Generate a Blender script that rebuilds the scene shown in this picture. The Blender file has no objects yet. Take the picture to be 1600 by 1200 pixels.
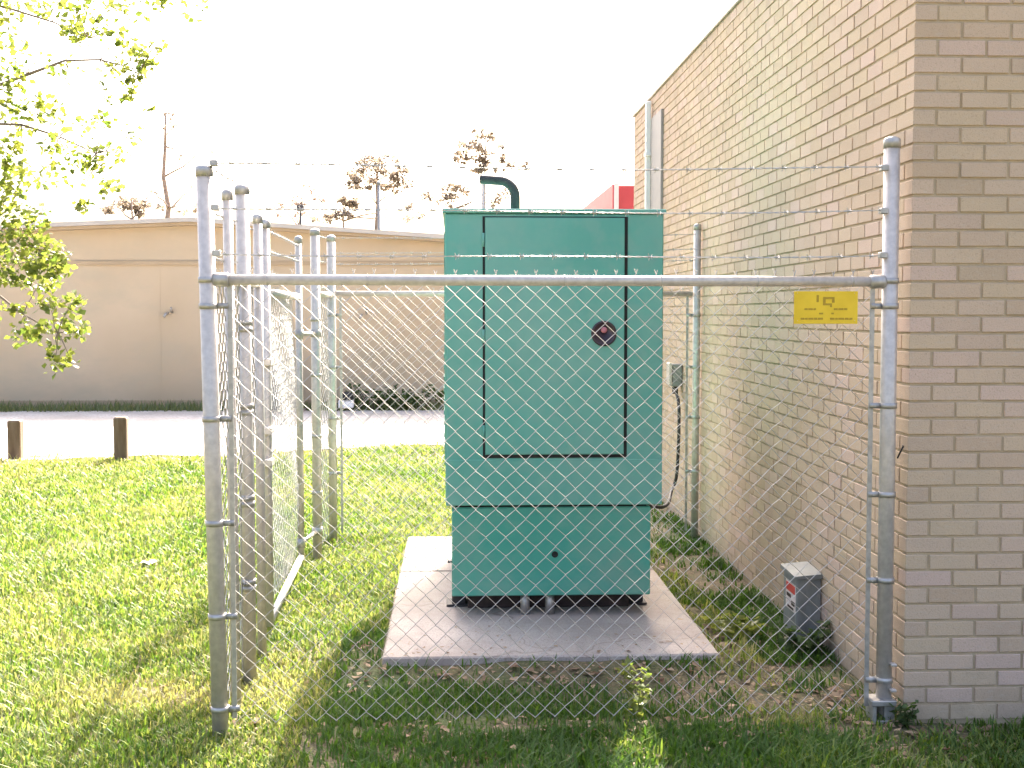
import bpy, math, random
import numpy as np
from mathutils import Vector, Matrix, Euler

random.seed(7)
rng = np.random.default_rng(11)
scene = bpy.context.scene
COL = scene.collection
R = math.radians
H = 1.66            # eye height
FPX = 2000.0        # focal length in pixels of a 1600 px wide frame

# ------------------------------------------------------------------ camera
PITCH = math.atan(110 / FPX)
YAW = math.atan(90 / FPX * math.cos(PITCH))
cam_d = bpy.data.cameras.new('camera')
cam = bpy.data.objects.new('camera', cam_d)
COL.objects.link(cam)
cam.location = (0, 0, H)
cam.rotation_euler = (R(90) - PITCH, 0, -YAW)
cam_d.sensor_width = 36
cam_d.lens = 36 * FPX / 1600
cam_d.clip_start = 0.05
cam_d.clip_end = 2000
scene.camera = cam

# ------------------------------------------------------------------ sky, sun, exposure
SUN_EL = R(40.4)
SUN_AZ = R(14.0)     # clockwise from +Y
world = bpy.data.worlds.new('World')
scene.world = world
world.use_nodes = True
wn = world.node_tree
wn.nodes.clear()
w_out = wn.nodes.new('ShaderNodeOutputWorld')
w_bg = wn.nodes.new('ShaderNodeBackground')
w_sky = wn.nodes.new('ShaderNodeTexSky')
w_sky.sky_type = 'NISHITA'
w_sky.sun_disc = False
w_sky.sun_elevation = SUN_EL
w_sky.sun_rotation = SUN_AZ
w_sky.air_density = 0.7
w_sky.dust_density = 9.0
w_sky.ozone_density = 0.3
w_bg.inputs['Strength'].default_value = 0.15
wn.links.new(w_sky.outputs[0], w_bg.inputs['Color'])
wn.links.new(w_bg.outputs[0], w_out.inputs['Surface'])

sun_d = bpy.data.lights.new('sun', 'SUN')
sun_d.energy = 4.0
sun_d.angle = R(0.55)
sun_d.color = (1.0, 0.95, 0.86)
sun = bpy.data.objects.new('sun', sun_d)
COL.objects.link(sun)
sdir = Vector((math.sin(SUN_AZ) * math.cos(SUN_EL), math.cos(SUN_AZ) * math.cos(SUN_EL), math.sin(SUN_EL)))
sun.rotation_euler = (-sdir).to_track_quat('-Z', 'Y').to_euler()
sun.location = sdir * 60

scene.view_settings.view_transform = 'Standard'
scene.view_settings.look = 'None'
scene.view_settings.exposure = 2.5
scene.view_settings.gamma = 1.0
scene.render.engine = 'CYCLES'
scene.cycles.max_bounces = 8
scene.cycles.transparent_max_bounces = 8
scene.cycles.use_denoising = True

# ------------------------------------------------------------------ helpers
_f = Vector((math.sin(YAW) * math.cos(PITCH), math.cos(YAW) * math.cos(PITCH), -math.sin(PITCH)))
_r = Vector((math.cos(YAW), -math.sin(YAW), 0))
_u = _r.cross(_f)


def at(px, py, Y=None, X=None, Z=None):
    """world point seen at pixel px,py of the 1600x1200 photograph at a known depth, side or height"""
    d = _f + _r * ((px - 800) / FPX) - _u * ((py - 600) / FPX)
    if Y is not None:
        t = Y / d.y
    elif X is not None:
        t = X / d.x
    else:
        t = (Z - H) / d.z
    return Vector((0, 0, H)) + d * t


class MB:
    def __init__(self):
        self.v = []
        self.f = []

    def add(self, vs, fs):
        o = len(self.v)
        self.v += [tuple(p) for p in vs]
        self.f += [tuple(i + o for i in f) for f in fs]
        return self

    def box(self, x0, x1, y0, y1, z0, z1):
        vs = [(x0, y0, z0), (x1, y0, z0), (x1, y1, z0), (x0, y1, z0),
              (x0, y0, z1), (x1, y0, z1), (x1, y1, z1), (x0, y1, z1)]
        return self.add(vs, [(3, 2, 1, 0), (4, 5, 6, 7), (0, 1, 5, 4), (1, 2, 6, 5), (2, 3, 7, 6), (3, 0, 4, 7)])

    def bbox(self, x0, x1, y0, y1, z0, z1, b=0.01):
        """box with chamfered edges"""
        vs, fs = [], []
        xs, ys, zs = (x0, x1), (y0, y1), (z0, z1)
        idx = {}
        for i in (0, 1):
            for j in (0, 1):
                for k in (0, 1):
                    sx, sy, sz = (b if i == 0 else -b), (b if j == 0 else -b), (b if k == 0 else -b)
                    for a in range(3):
                        p = [xs[i] + sx, ys[j] + sy, zs[k] + sz]
                        p[a] = (xs[i], ys[j], zs[k])[a]
                        idx[(i, j, k, a)] = len(vs)
                        vs.append(tuple(p))
        for a in range(3):
            for s in (0, 1):
                o = [q for q in range(3) if q != a]
                ring = []
                for (p, q) in ((0, 0), (1, 0), (1, 1), (0, 1)):
                    c = [0, 0, 0]
                    c[a] = s
                    c[o[0]] = p
                    c[o[1]] = q
                    ring.append(idx[(c[0], c[1], c[2], a)])
                flip = (s == 0) ^ (a == 1)
                fs.append(tuple(reversed(ring)) if flip else tuple(ring))
        for a in range(3):
            o = [q for q in range(3) if q != a]
            for p in (0, 1):
                for q in (0, 1):
                    c0 = [0, 0, 0]
                    c0[o[0]] = p
                    c0[o[1]] = q
                    c1 = list(c0)
                    c1[a] = 1
                    fs.append((idx[(*c0, o[0])], idx[(*c1, o[0])], idx[(*c1, o[1])], idx[(*c0, o[1])]))
        for i in (0, 1):
            for j in (0, 1):
                for k in (0, 1):
                    fs.append((idx[(i, j, k, 0)], idx[(i, j, k, 1)], idx[(i, j, k, 2)]))
        return self.add(vs, fs)

    def tube(self, pts, rad, n=8, caps=True):
        pts = [Vector(p) for p in pts]
        if not hasattr(rad, '__len__'):
            rad = [rad] * len(pts)
        vs, fs = [], []
        nrm = None
        for i, p in enumerate(pts):
            t = (pts[min(i + 1, len(pts) - 1)] - pts[max(i - 1, 0)]).normalized()
            if nrm is None:
                a = Vector((0, 0, 1)) if abs(t.z) < 0.9 else Vector((1, 0, 0))
                nrm = t.cross(a).normalized()
            else:
                nrm = (nrm - t * nrm.dot(t))
                nrm = nrm.normalized() if nrm.length > 1e-6 else t.orthogonal().normalized()
            bn = t.cross(nrm)
            for k in range(n):
                a = 2 * math.pi * k / n
                vs.append(p + (nrm * math.cos(a) + bn * math.sin(a)) * rad[i])
        for i in range(len(pts) - 1):
            for k in range(n):
                k2 = (k + 1) % n
                fs.append((i * n + k, i * n + k2, (i + 1) * n + k2, (i + 1) * n + k))
        if caps:
            fs.append(tuple(reversed(range(n))))
            fs.append(tuple(range((len(pts) - 1) * n, len(pts) * n)))
        return self.add(vs, fs)

    def lathe(self, c, prof, n=12, axis='Z'):
        vs, fs = [], []
        for (r, z) in prof:
            for k in range(n):
                a = 2 * math.pi * k / n
                if axis == 'Z':
                    vs.append((c[0] + r * math.cos(a), c[1] + r * math.sin(a), c[2] + z))
                elif axis == 'Y':
                    vs.append((c[0] + r * math.cos(a), c[1] + z, c[2] + r * math.sin(a)))
                else:
                    vs.append((c[0] + z, c[1] + r * math.cos(a), c[2] + r * math.sin(a)))
        for i in range(len(prof) - 1):
            for k in range(n):
                k2 = (k + 1) % n
                fs.append((i * n + k, i * n + k2, (i + 1) * n + k2, (i + 1) * n + k))
        fs.append(tuple(reversed(range(n))))
        fs.append(tuple(range((len(prof) - 1) * n, len(prof) * n)))
        return self.add(vs, fs)

    def build(self, name, material, parent=None, smooth=False, loc=None):
        me = bpy.data.meshes.new(name)
        me.from_pydata(self.v, [], self.f)
        if smooth:
            me.polygons.foreach_set('use_smooth', [len(f) == 4 for f in self.f])
        me.materials.append(material)
        me.update()
        o = bpy.data.objects.new(name, me)
        COL.objects.link(o)
        if parent is not None:
            o.parent = parent
            if loc is None:
                # meshes are written in world coordinates: keep them there
                o.matrix_parent_inverse = parent_world(parent).inverted()
        if loc is not None:
            o.location = loc
        return o


def parent_world(o):
    m = Matrix.LocRotScale(o.location, o.rotation_euler, None)
    if o.parent is not None:
        return parent_world(o.parent) @ o.matrix_parent_inverse @ m
    return m


def tag(o, label, cat, group=None):
    o['label'] = label
    o['category'] = cat
    if group:
        o['group'] = group
    return o


def thing(name, label, cat, loc=(0, 0, 0), group=None):
    o = bpy.data.objects.new(name, None)
    o.empty_display_size = 0.2
    COL.objects.link(o)
    o.location = loc
    return tag(o, label, cat, group)


# ------------------------------------------------------------------ materials
def new_mat(name):
    m = bpy.data.materials.new(name)
    m.use_nodes = True
    nt = m.node_tree
    nt.nodes.clear()
    out = nt.nodes.new('ShaderNodeOutputMaterial')
    return m, nt, out


def noise(nt, scale, detail=4, rough=0.55, vec=None, stretch=None):
    if vec is None:
        vec = nt.nodes.new('ShaderNodeNewGeometry').outputs['Position']
    if stretch:
        mp = nt.nodes.new('ShaderNodeMapping')
        mp.inputs['Scale'].default_value = stretch
        nt.links.new(vec, mp.inputs['Vector'])
        vec = mp.outputs[0]
    n = nt.nodes.new('ShaderNodeTexNoise')
    n.inputs['Scale'].default_value = scale
    n.inputs['Detail'].default_value = detail
    n.inputs['Roughness'].default_value = rough
    nt.links.new(vec, n.inputs['Vector'])
    return n.outputs['Fac']


def ramp(nt, fac, stops):
    r = nt.nodes.new('ShaderNodeValToRGB')
    el = r.color_ramp.elements
    while len(el) < len(stops):
        el.new(0.5)
    for e, (p, c) in zip(el, stops):
        e.position = p
        e.color = (*c, 1)
    nt.links.new(fac, r.inputs[0])
    return r.outputs[0]


def mix(nt, fac, a, b, mode='MIX'):
    m = nt.nodes.new('ShaderNodeMix')
    m.data_type = 'RGBA'
    m.blend_type = mode
    for s, v in ((0, fac), (6, a), (7, b)):
        if isinstance(v, (int, float)):
            m.inputs[s].default_value = v
        elif isinstance(v, tuple):
            m.inputs[s].default_value = (*v, 1)
        else:
            nt.links.new(v, m.inputs[s])
    return m.outputs[2]


def bump(nt, h, strength, dist):
    b = nt.nodes.new('ShaderNodeBump')
    b.inputs['Strength'].default_value = strength
    b.inputs['Distance'].default_value = dist
    nt.links.new(h, b.inputs['Height'])
    return b.outputs[0]


def surf(name, c0, c1, scale=4, rough=0.7, metal=0.0, lo=0.35, hi=0.65, bscale=None, bstr=0.3, bdist=0.003,
         spec=0.5, stain=None, stretch=None, c2=None, scale2=60):
    """two-colour noise surface, optional fine speckle (c2), bump and stains"""
    m, nt, out = new_mat(name)
    p = nt.nodes.new('ShaderNodeBsdfPrincipled')
    col = ramp(nt, noise(nt, scale, stretch=stretch), [(lo, c0), (hi, c1)])
    if c2:
        f2 = ramp(nt, noise(nt, scale2, 2), [(0.5, (0, 0, 0)), (0.68, (1, 1, 1))])
        col = mix(nt, f2, col, c2)
    if stain:
        sc, sst, sl, sh = stain
        sf = ramp(nt, noise(nt, sc[0], 5, 0.65, stretch=sc[1]), [(sl, (0, 0, 0)), (sh, (1, 1, 1))])
        col = mix(nt, sf, col, sst)
    nt.links.new(col, p.inputs['Base Color'])
    p.inputs['Roughness'].default_value = rough
    p.inputs['Metallic'].default_value = metal
    p.inputs['Specular IOR Level'].default_value = spec
    if bscale:
        nt.links.new(bump(nt, noise(nt, bscale, 3), bstr, bdist), p.inputs['Normal'])
    nt.links.new(p.outputs[0], out.inputs['Surface'])
    return m


def leaf_mat(name, attr=None, c0=None, c1=None, trans=0.5, rough=0.5, tint=(1.15, 1.25, 0.7)):
    m, nt, out = new_mat(name)
    p = nt.nodes.new('ShaderNodeBsdfPrincipled')
    t = nt.nodes.new('ShaderNodeBsdfTranslucent')
    mx = nt.nodes.new('ShaderNodeMixShader')
    if attr:
        a = nt.nodes.new('ShaderNodeAttribute')
        a.attribute_name = attr
        col = a.outputs['Color']
    else:
        g = nt.nodes.new('ShaderNodeNewGeometry')
        col = mix(nt, g.outputs['Random Per Island'], c0, c1)
    nt.links.new(col, p.inputs['Base Color'])
    tc = mix(nt, 1.0, col, tint, 'MULTIPLY')
    nt.links.new(tc, t.inputs['Color'])
    p.inputs['Roughness'].default_value = rough
    p.inputs['Specular IOR Level'].default_value = 0.35
    mx.inputs[0].default_value = trans
    nt.links.new(p.outputs[0], mx.inputs[1])
    nt.links.new(t.outputs[0], mx.inputs[2])
    nt.links.new(mx.outputs[0], out.inputs['Surface'])
    return m


def brick_mat(name, source):
    m, nt, out = new_mat(name)
    p = nt.nodes.new('ShaderNodeBsdfPrincipled')
    if source == 'object':
        rnd = nt.nodes.new('ShaderNodeObjectInfo').outputs['Random']
    else:
        rnd = nt.nodes.new('ShaderNodeNewGeometry').outputs['Random Per Island']
    base = ramp(nt, rnd, [(0.0, (0.49, 0.37, 0.262)), (0.3, (0.55, 0.425, 0.32)), (0.55, (0.53, 0.415, 0.29)),
                          (0.8, (0.58, 0.435, 0.36)), (1.0, (0.47, 0.365, 0.26))])
    big = ramp(nt, noise(nt, 1.1, 4), [(0.35, (0.94, 0.93, 0.91)), (0.7, (1.05, 1.02, 1.0))])
    col = mix(nt, 1.0, base, big, 'MULTIPLY')
    sp = ramp(nt, noise(nt, 210, 2), [(0.55, (0, 0, 0)), (0.75, (0.55, 0.55, 0.55))])
    col = mix(nt, sp, col, (0.30, 0.22, 0.14))
    # rain-splashed soil on the lowest courses, ragged upper edge
    g = nt.nodes.new('ShaderNodeNewGeometry')
    sep = nt.nodes.new('ShaderNodeSeparateXYZ')
    nt.links.new(g.outputs['Position'], sep.inputs[0])
    ma = nt.nodes.new('ShaderNodeMath')
    ma.operation = 'MULTIPLY_ADD'
    nt.links.new(noise(nt, 7, 5, 0.7), ma.inputs[0])
    ma.inputs[1].default_value = 0.55
    nt.links.new(sep.outputs['Z'], ma.inputs[2])
    spl = ramp(nt, ma.outputs[0], [(0.22, (0.5, 0.5, 0.5)), (0.46, (0, 0, 0))])
    col = mix(nt, spl, col, (0.27, 0.22, 0.155))
    # weathering streaks down the wall
    wst = ramp(nt, noise(nt, 3.2, 5, 0.6, stretch=(1, 1, 0.22)), [(0.55, (0, 0, 0)), (0.78, (0.16, 0.16, 0.16))])
    col = mix(nt, wst, col, (0.33, 0.29, 0.22))
    smear = ramp(nt, noise(nt, 26, 4, stretch=(1, 1, 3)), [(0.55, (0, 0, 0)), (0.75, (0.35, 0.35, 0.35))])
    col = mix(nt, smear, col, (0.50, 0.45, 0.37))
    nt.links.new(col, p.inputs['Base Color'])
    p.inputs['Roughness'].default_value = 0.85
    p.inputs['Specular IOR Level'].default_value = 0.3
    nt.links.new(bump(nt, noise(nt, 160, 3), 0.5, 0.003), p.inputs['Normal'])
    nt.links.new(p.outputs[0], out.inputs['Surface'])
    return m


M = {}
M['brick'] = brick_mat('brick_face', 'object')
M['brick_far'] = brick_mat('brick_face_joined', 'island')
M['mortar'] = surf('mortar', (0.40, 0.31, 0.20), (0.47, 0.375, 0.255), 9, 0.95, bscale=180, bstr=0.6)
M['coping'] = surf('coping_metal', (0.42, 0.38, 0.33), (0.5, 0.45, 0.4), 3, 0.5, 0.2)
M['white_paint'] = surf('white_paint', (0.82, 0.81, 0.80), (0.86, 0.85, 0.84), 3, 0.45)
M['grey_panel'] = surf('grey_panel', (0.30, 0.28, 0.27), (0.34, 0.31, 0.29), 5, 0.6)
M['galv'] = surf('galvanised_steel', (0.47, 0.43, 0.395), (0.58, 0.535, 0.49), 35, 0.42, 0.30, bscale=90, bstr=0.08,
                 stain=((5, (1, 1, 0.35)), (0.32, 0.29, 0.26), 0.6, 0.85))
M['galv_wire'] = surf('galvanised_wire', (0.40, 0.385, 0.36), (0.5, 0.48, 0.45), 30, 0.5, 0.55)
M['galv_dark'] = surf('cast_fitting', (0.36, 0.345, 0.325), (0.5, 0.48, 0.45), 30, 0.5, 0.7)
M['green'] = surf('green_enamel', (0.085, 0.345, 0.275), (0.105, 0.38, 0.305), 1.6, 0.42, bscale=14, bstr=0.04,
                  stain=((1.5, (1, 1, 0.8)), (0.18, 0.40, 0.33), 0.42, 0.72), c2=(0.13, 0.365, 0.295), scale2=9)
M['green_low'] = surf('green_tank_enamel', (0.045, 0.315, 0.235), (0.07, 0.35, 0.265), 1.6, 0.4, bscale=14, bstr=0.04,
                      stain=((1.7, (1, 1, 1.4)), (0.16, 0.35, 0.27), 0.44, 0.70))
M['seam'] = surf('black_seal', (0.008, 0.01, 0.009), (0.014, 0.015, 0.014), 20, 0.8)
M['black_pipe'] = surf('black_pipe', (0.022, 0.022, 0.026), (0.04, 0.038, 0.04), 12, 0.6, 0.0)
M['rubber'] = surf('black_rubber', (0.02, 0.02, 0.022), (0.035, 0.032, 0.035), 15, 0.6)
M['skid_shade'] = surf('underside_shade_brown', (0.035, 0.025, 0.022), (0.075, 0.05, 0.045), 14, 0.85)  # near-black brown that stands in for shade under the tank
M['lock'] = surf('lock_cup', (0.03, 0.022, 0.03), (0.05, 0.035, 0.045), 30, 0.35, 0.2)
M['pink'] = surf('red_key_plug', (0.45, 0.16, 0.18), (0.5, 0.2, 0.22), 10, 0.5)
M['concrete'] = surf('concrete', (0.38, 0.325, 0.29), (0.47, 0.41, 0.37), 2.5, 0.9, bscale=120, bstr=0.35,
                     stain=((1.8, (1, 1, 1)), (0.27, 0.22, 0.195), 0.5, 0.78), c2=(0.30, 0.255, 0.23), scale2=130)
def concrete_worn(m):
    nt = m.node_tree
    p = next(n for n in nt.nodes if n.type == 'BSDF_PRINCIPLED')
    col = p.inputs['Base Color'].links[0].from_socket
    v = nt.nodes.new('ShaderNodeTexVoronoi')
    v.feature = 'DISTANCE_TO_EDGE'
    v.inputs['Scale'].default_value = 0.85
    g = nt.nodes.new('ShaderNodeNewGeometry')
    w = nt.nodes.new('ShaderNodeTexNoise')
    w.inputs['Scale'].default_value = 3.0
    nt.links.new(g.outputs['Position'], w.inputs['Vector'])
    ad = nt.nodes.new('ShaderNodeMix')
    ad.data_type = 'RGBA'
    ad.blend_type = 'LINEAR_LIGHT'
    ad.inputs[0].default_value = 0.25
    nt.links.new(g.outputs['Position'], ad.inputs[6])
    nt.links.new(w.outputs['Color'], ad.inputs[7])
    nt.links.new(ad.outputs[2], v.inputs['Vector'])
    cr = ramp(nt, v.outputs['Distance'], [(0.0, (0.55, 0.55, 0.55)), (0.006, (0, 0, 0))])
    col = mix(nt, cr, col, (0.14, 0.11, 0.09))
    dirt = ramp(nt, noise(nt, 9, 6, 0.75), [(0.57, (0, 0, 0)), (0.76, (0.35, 0.35, 0.35))])
    col = mix(nt, dirt, col, (0.25, 0.19, 0.14))
    nt.links.new(col, p.inputs['Base Color'])


concrete_worn(M['concrete'])
M['gravel'] = surf('pale_shell_gravel', (0.50, 0.46, 0.41), (0.66, 0.62, 0.57), 1.2, 0.95, bscale=45, bstr=0.8, bdist=0.02,
                   c2=(0.42, 0.35, 0.30), scale2=22, stain=((0.7, (1, 1, 1)), (0.45, 0.36, 0.27), 0.58, 0.75))
M['soil'] = surf('lawn_soil', (0.10, 0.075, 0.045), (0.17, 0.13, 0.075), 6, 0.95, bscale=60, bstr=0.9, bdist=0.02,
                 stain=((1.2, (1, 1, 1)), (0.07, 0.095, 0.03), 0.42, 0.62), c2=(0.26, 0.2, 0.11), scale2=80)
M['grass'] = leaf_mat('grass_blades', attr='tone', trans=0.42, rough=0.45)
M['litter'] = leaf_mat('dead_leaves', c0=(0.16, 0.09, 0.055), c1=(0.42, 0.31, 0.2), trans=0.2, rough=0.8, tint=(1, 0.9, 0.8))
M['leaf'] = leaf_mat('tree_leaves', c0=(0.10, 0.145, 0.035), c1=(0.29, 0.29, 0.08), trans=0.5, rough=0.38)
M['leaf_dark'] = leaf_mat('dark_pine', c0=(0.19, 0.165, 0.15), c1=(0.29, 0.25, 0.225), trans=0.5, rough=0.7, tint=(1.1, 1, 0.8))
M['leaf_pale'] = leaf_mat('pale_crown', c0=(0.22, 0.17, 0.15), c1=(0.3, 0.22, 0.19), trans=0.4, rough=0.7, tint=(1.1, 1, 0.9))
M['shrub'] = leaf_mat('shrub_leaves', c0=(0.05, 0.09, 0.03), c1=(0.11, 0.15, 0.055), trans=0.4, rough=0.5)
M['verge'] = leaf_mat('verge_grass', c0=(0.14, 0.17, 0.08), c1=(0.22, 0.25, 0.11), trans=0.4, rough=0.5)
M['weed'] = leaf_mat('weed_leaves', c0=(0.16, 0.2, 0.05), c1=(0.26, 0.26, 0.08), trans=0.5, rough=0.45)
M['bark'] = surf('bark', (0.10, 0.075, 0.055), (0.17, 0.13, 0.10), 14, 0.95, bscale=30, bstr=0.8, bdist=0.01, stretch=(1, 1, 0.25))
M['bark_pale'] = surf('pale_pine_bark', (0.22, 0.17, 0.14), (0.32, 0.25, 0.21), 10, 0.95)
M['wood'] = surf('weathered_timber', (0.13, 0.085, 0.05), (0.21, 0.15, 0.10), 12, 0.9, bscale=40, bstr=0.6, stretch=(1, 1, 0.15))
M['wood_end'] = surf('timber_end_grain', (0.30, 0.22, 0.16), (0.38, 0.29, 0.22), 30, 0.95)
M['tan_wall'] = surf('tan_painted_wall', (0.51, 0.40, 0.27), (0.56, 0.445, 0.31), 0.7, 0.9, bscale=20, bstr=0.15,
                     stain=((0.55, (1, 1, 2.2)), (0.46, 0.39, 0.28), 0.5, 0.75))
M['tan_trim'] = surf('tan_trim', (0.40, 0.30, 0.19), (0.45, 0.34, 0.22), 2, 0.8)
M['roof'] = surf('pale_metal_roof', (0.48, 0.43, 0.38), (0.55, 0.5, 0.45), 2, 0.5, 0.2)
M['red'] = surf('red_fascia', (0.50, 0.045, 0.055), (0.56, 0.06, 0.07), 2, 0.5)
M['red_trim'] = surf('fascia_edge_trim', (0.7, 0.62, 0.6), (0.75, 0.68, 0.66), 2, 0.5)
M['box_grey'] = surf('grey_enamel_box', (0.20, 0.215, 0.215), (0.26, 0.275, 0.27), 8, 0.5, 0.2,
                     stain=((7, (1, 1, 0.4)), (0.17, 0.165, 0.15), 0.55, 0.75))
M['ac_grey'] = surf('condenser_grey', (0.16, 0.17, 0.18), (0.22, 0.23, 0.24), 6, 0.6, 0.2)
M['yellow'] = surf('yellow_sign', (0.74, 0.49, 0.012), (0.80, 0.54, 0.02), 12, 0.45)
M['yellow_print'] = surf('ochre_print', (0.40, 0.25, 0.01), (0.45, 0.29, 0.015), 40, 0.6)
M['label_white'] = surf('label_white', (0.62, 0.55, 0.53), (0.7, 0.62, 0.6), 20, 0.6)
M['label_red'] = surf('label_red', (0.55, 0.05, 0.035), (0.6, 0.07, 0.05), 20, 0.6)
M['label_black'] = surf('label_black', (0.04, 0.02, 0.02), (0.06, 0.03, 0.03), 20, 0.6)
M['paper'] = surf('paper', (0.75, 0.74, 0.7), (0.8, 0.79, 0.76), 10, 0.8)
M['pole_blue'] = surf('weathered_pole', (0.22, 0.24, 0.26), (0.28, 0.3, 0.32), 4, 0.7)

# ------------------------------------------------------------------ noise for placement
_grids = {}


def vnoise(x, y, cell, seed):
    if seed not in _grids:
        _grids[seed] = np.random.default_rng(seed).random((64, 64))
    g = _grids[seed]
    u, v = x / cell + 1000.0, y / cell + 1000.0
    i, j = np.floor(u).astype(int), np.floor(v).astype(int)
    fu, fv = u - i, v - j
    fu, fv = fu * fu * (3 - 2 * fu), fv * fv * (3 - 2 * fv)
    i0, i1, j0, j1 = i % 64, (i + 1) % 64, j % 64, (j + 1) % 64
    return (g[i0, j0] * (1 - fu) + g[i1, j0] * fu) * (1 - fv) + (g[i0, j1] * (1 - fu) + g[i1, j1] * fu) * fv


# ------------------------------------------------------------------ ground
WX, WY = 1.815, 5.035          # corner of the brick building
WALL_END, ROOF = 13.0, 3.65
PAD = (-0.337, 1.235, 5.85, 9.04)
LOT_NEAR = 14.9


def ground_z(x, y):
    x, y = np.asarray(x, float), np.asarray(y, float)
    near = np.clip((18.0 - y) / 4.0, 0, 1)
    return ((vnoise(x, y, 0.8, 1) - 0.5) * 0.035 + (vnoise(x, y, 0.25, 2) - 0.5) * 0.014) * near + soil_bank(x, y)


def soil_bank(x, y):
    dx = np.maximum(np.maximum(PAD[0] - x, x - PAD[1]), 0)
    dy = np.maximum(np.maximum(PAD[2] - y, y - PAD[3]), 0)
    d = np.sqrt(dx * dx + dy * dy)
    return np.clip(1 - d / 0.30, 0, 1) ** 1.3 * (0.05 + 0.022 * (vnoise(x, y, 0.13, 77) - 0.5))


def lot_edge(x):
    x = np.asarray(x, float)
    base = np.interp(x, [-30, -5.1, -3.0, -0.9, 3, 30], [14.4, 14.5, 14.95, 16.1, 17.2, 17.2])
    return base + (vnoise(x, x * 0 + 3.3, 0.9, 5) - 0.5) * 0.5 + (vnoise(x, x * 0 + 8.3, 0.25, 6) - 0.5) * 0.25


mb = MB()
nx, ny = 240, 330
xs = np.linspace(-9, 6, nx)
ys = np.linspace(1.5, 18, ny)
gx, gy = np.meshgrid(xs, ys)
gz = ground_z(gx, gy)
edge = (gx == xs[0]) | (gx == xs[-1]) | (gy == ys[0]) | (gy == ys[-1])
gz[edge] = 0
inside = (gx > PAD[0] + 0.08) & (gx < PAD[1] - 0.08) & (gy > PAD[2] + 0.08) & (gy < PAD[3] - 0.08)
gz[inside] = -0.05
# the far sheet reaches the horizon; the near part is a hole filled by the uneven lawn soil
gv = [(float(a), float(b), float(c)) for a, b, c in zip(gx.ravel(), gy.ravel(), gz.ravel())]
gf = [(j * nx + i, j * nx + i + 1, (j + 1) * nx + i + 1, (j + 1) * nx + i) for j in range(ny - 1) for i in range(nx - 1)]
mb.add(gv, gf)
B = 700.0
o0 = len(mb.v)
mb.v += [(-B, -B, 0), (B, -B, 0), (B, B, 0), (-B, B, 0)]
c00, c10, c11, c01 = 0, nx - 1, ny * nx - 1, (ny - 1) * nx
mb.f += [(o0, o0 + 1, *reversed([i for i in range(nx)])), (o0 + 1, o0 + 2, *reversed([j * nx + nx - 1 for j in range(ny)])),
         (o0 + 2, o0 + 3, *[(ny - 1) * nx + i for i in range(nx)]), (o0 + 3, o0, *[j * nx for j in range(ny)])]
ground = mb.build('ground', M['soil'])
ground['kind'] = 'structure'

mb = MB()
lx = np.concatenate([[-60, -30], np.linspace(-12, 8, 160), [30, 60]])
le = lot_edge(lx)
vs = [(float(a), float(b), 0.012) for a, b in zip(lx, le)] + [(float(a), 22.0, 0.012) for a in lx]
n = len(lx)
mb.add(vs, [(i, i + 1, n + i + 1, n + i) for i in range(n - 1)])
lot = mb.build('gravel_lot', M['gravel'])
lot['kind'] = 'structure'

# ------------------------------------------------------------------ brick building
bld = thing('brick_building', 'tan brick building with flat roof beside the fenced generator', 'building', (WX, WY, 0))
BL, BC = 0.196, 0.0683        # brick pitch and course height
JT = 0.0105
core = MB().box(WX + 0.0060, 5.2, WY + 0.0060, WALL_END - 0.003, -0.1, ROOF - 0.01).build('wall', M['mortar'], bld)


def brick_mesh(lx, ly, lz):
    mb = MB().bbox(-lx / 2, lx / 2, -ly / 2, ly / 2, -lz / 2, lz / 2, 0.0022)
    me = bpy.data.meshes.new('brick')
    me.from_pydata(mb.v, [], mb.f)
    me.materials.append(M['brick'])
    return me


D = 0.09
LS, LH, HB = BL - JT, BL / 2 - JT, BC - JT
me_x = brick_mesh(LS, D, HB)       # stretcher in the front face
me_y = brick_mesh(D, LS, HB)       # stretcher in the side face
me_cx = brick_mesh(LS, LH, HB)     # corner bricks
me_cy = brick_mesh(LH, LS, HB)
far_bricks = MB()


def put_brick(me, x, y, z, single, dims):
    j = [random.uniform(-0.0012, 0.0012) for _ in range(3)]
    if single:
        o = bpy.data.objects.new('brick', me)
        COL.objects.link(o)
        o.parent = bld
        o.location = (x - WX + j[0], y - WY + j[1], z + j[2] * 0.6)
        o.rotation_euler = (random.uniform(-0.006, 0.006), random.uniform(-0.006, 0.006), random.uniform(-0.006, 0.006))
    else:
        a, b, c = dims
        x += j[0]; y += j[1]
        far_bricks.box(x - a / 2, x + a / 2, y - b / 2, y + b / 2, z - c / 2, z + c / 2)


ROWS = int((ROOF - 0.03) / BC)
for r in range(ROWS):
    z = 0.01 + BC * (r + 0.5)
    near_row = 1 <= r < 43
    if r % 2 == 0:
        put_brick(me_cx, WX + LS / 2, WY + LH / 2, z, near_row, (LS, LH, HB))
        fx, sy = WX + BL, WY + BL / 2
    else:
        put_brick(me_cy, WX + LH / 2, WY + LS / 2, z, near_row, (LH, LS, HB))
        fx, sy = WX + BL / 2, WY + BL
    k = 0
    while fx < 5.1:
        put_brick(me_x, fx + LS / 2, WY + D / 2, z, near_row and k < 2, (LS, D, HB))
        fx += BL
        k += 1
    k = 0
    while sy + LS < WALL_END + 0.02:
        put_brick(me_y, WX + D / 2, sy + LS / 2, z, near_row and k < 4, (D, LS, HB))
        sy += BL
        k += 1
fb = far_bricks.build('far_bricks', M['brick_far'], bld)
fb['kind'] = 'stuff'
mb = MB()
mb.bbox(WX - 0.012, 5.25, WY - 0.012, WALL_END + 0.012, ROOF - 0.008, ROOF + 0.03, 0.004)
mb.build('roof_coping', M['coping'], bld)
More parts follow.
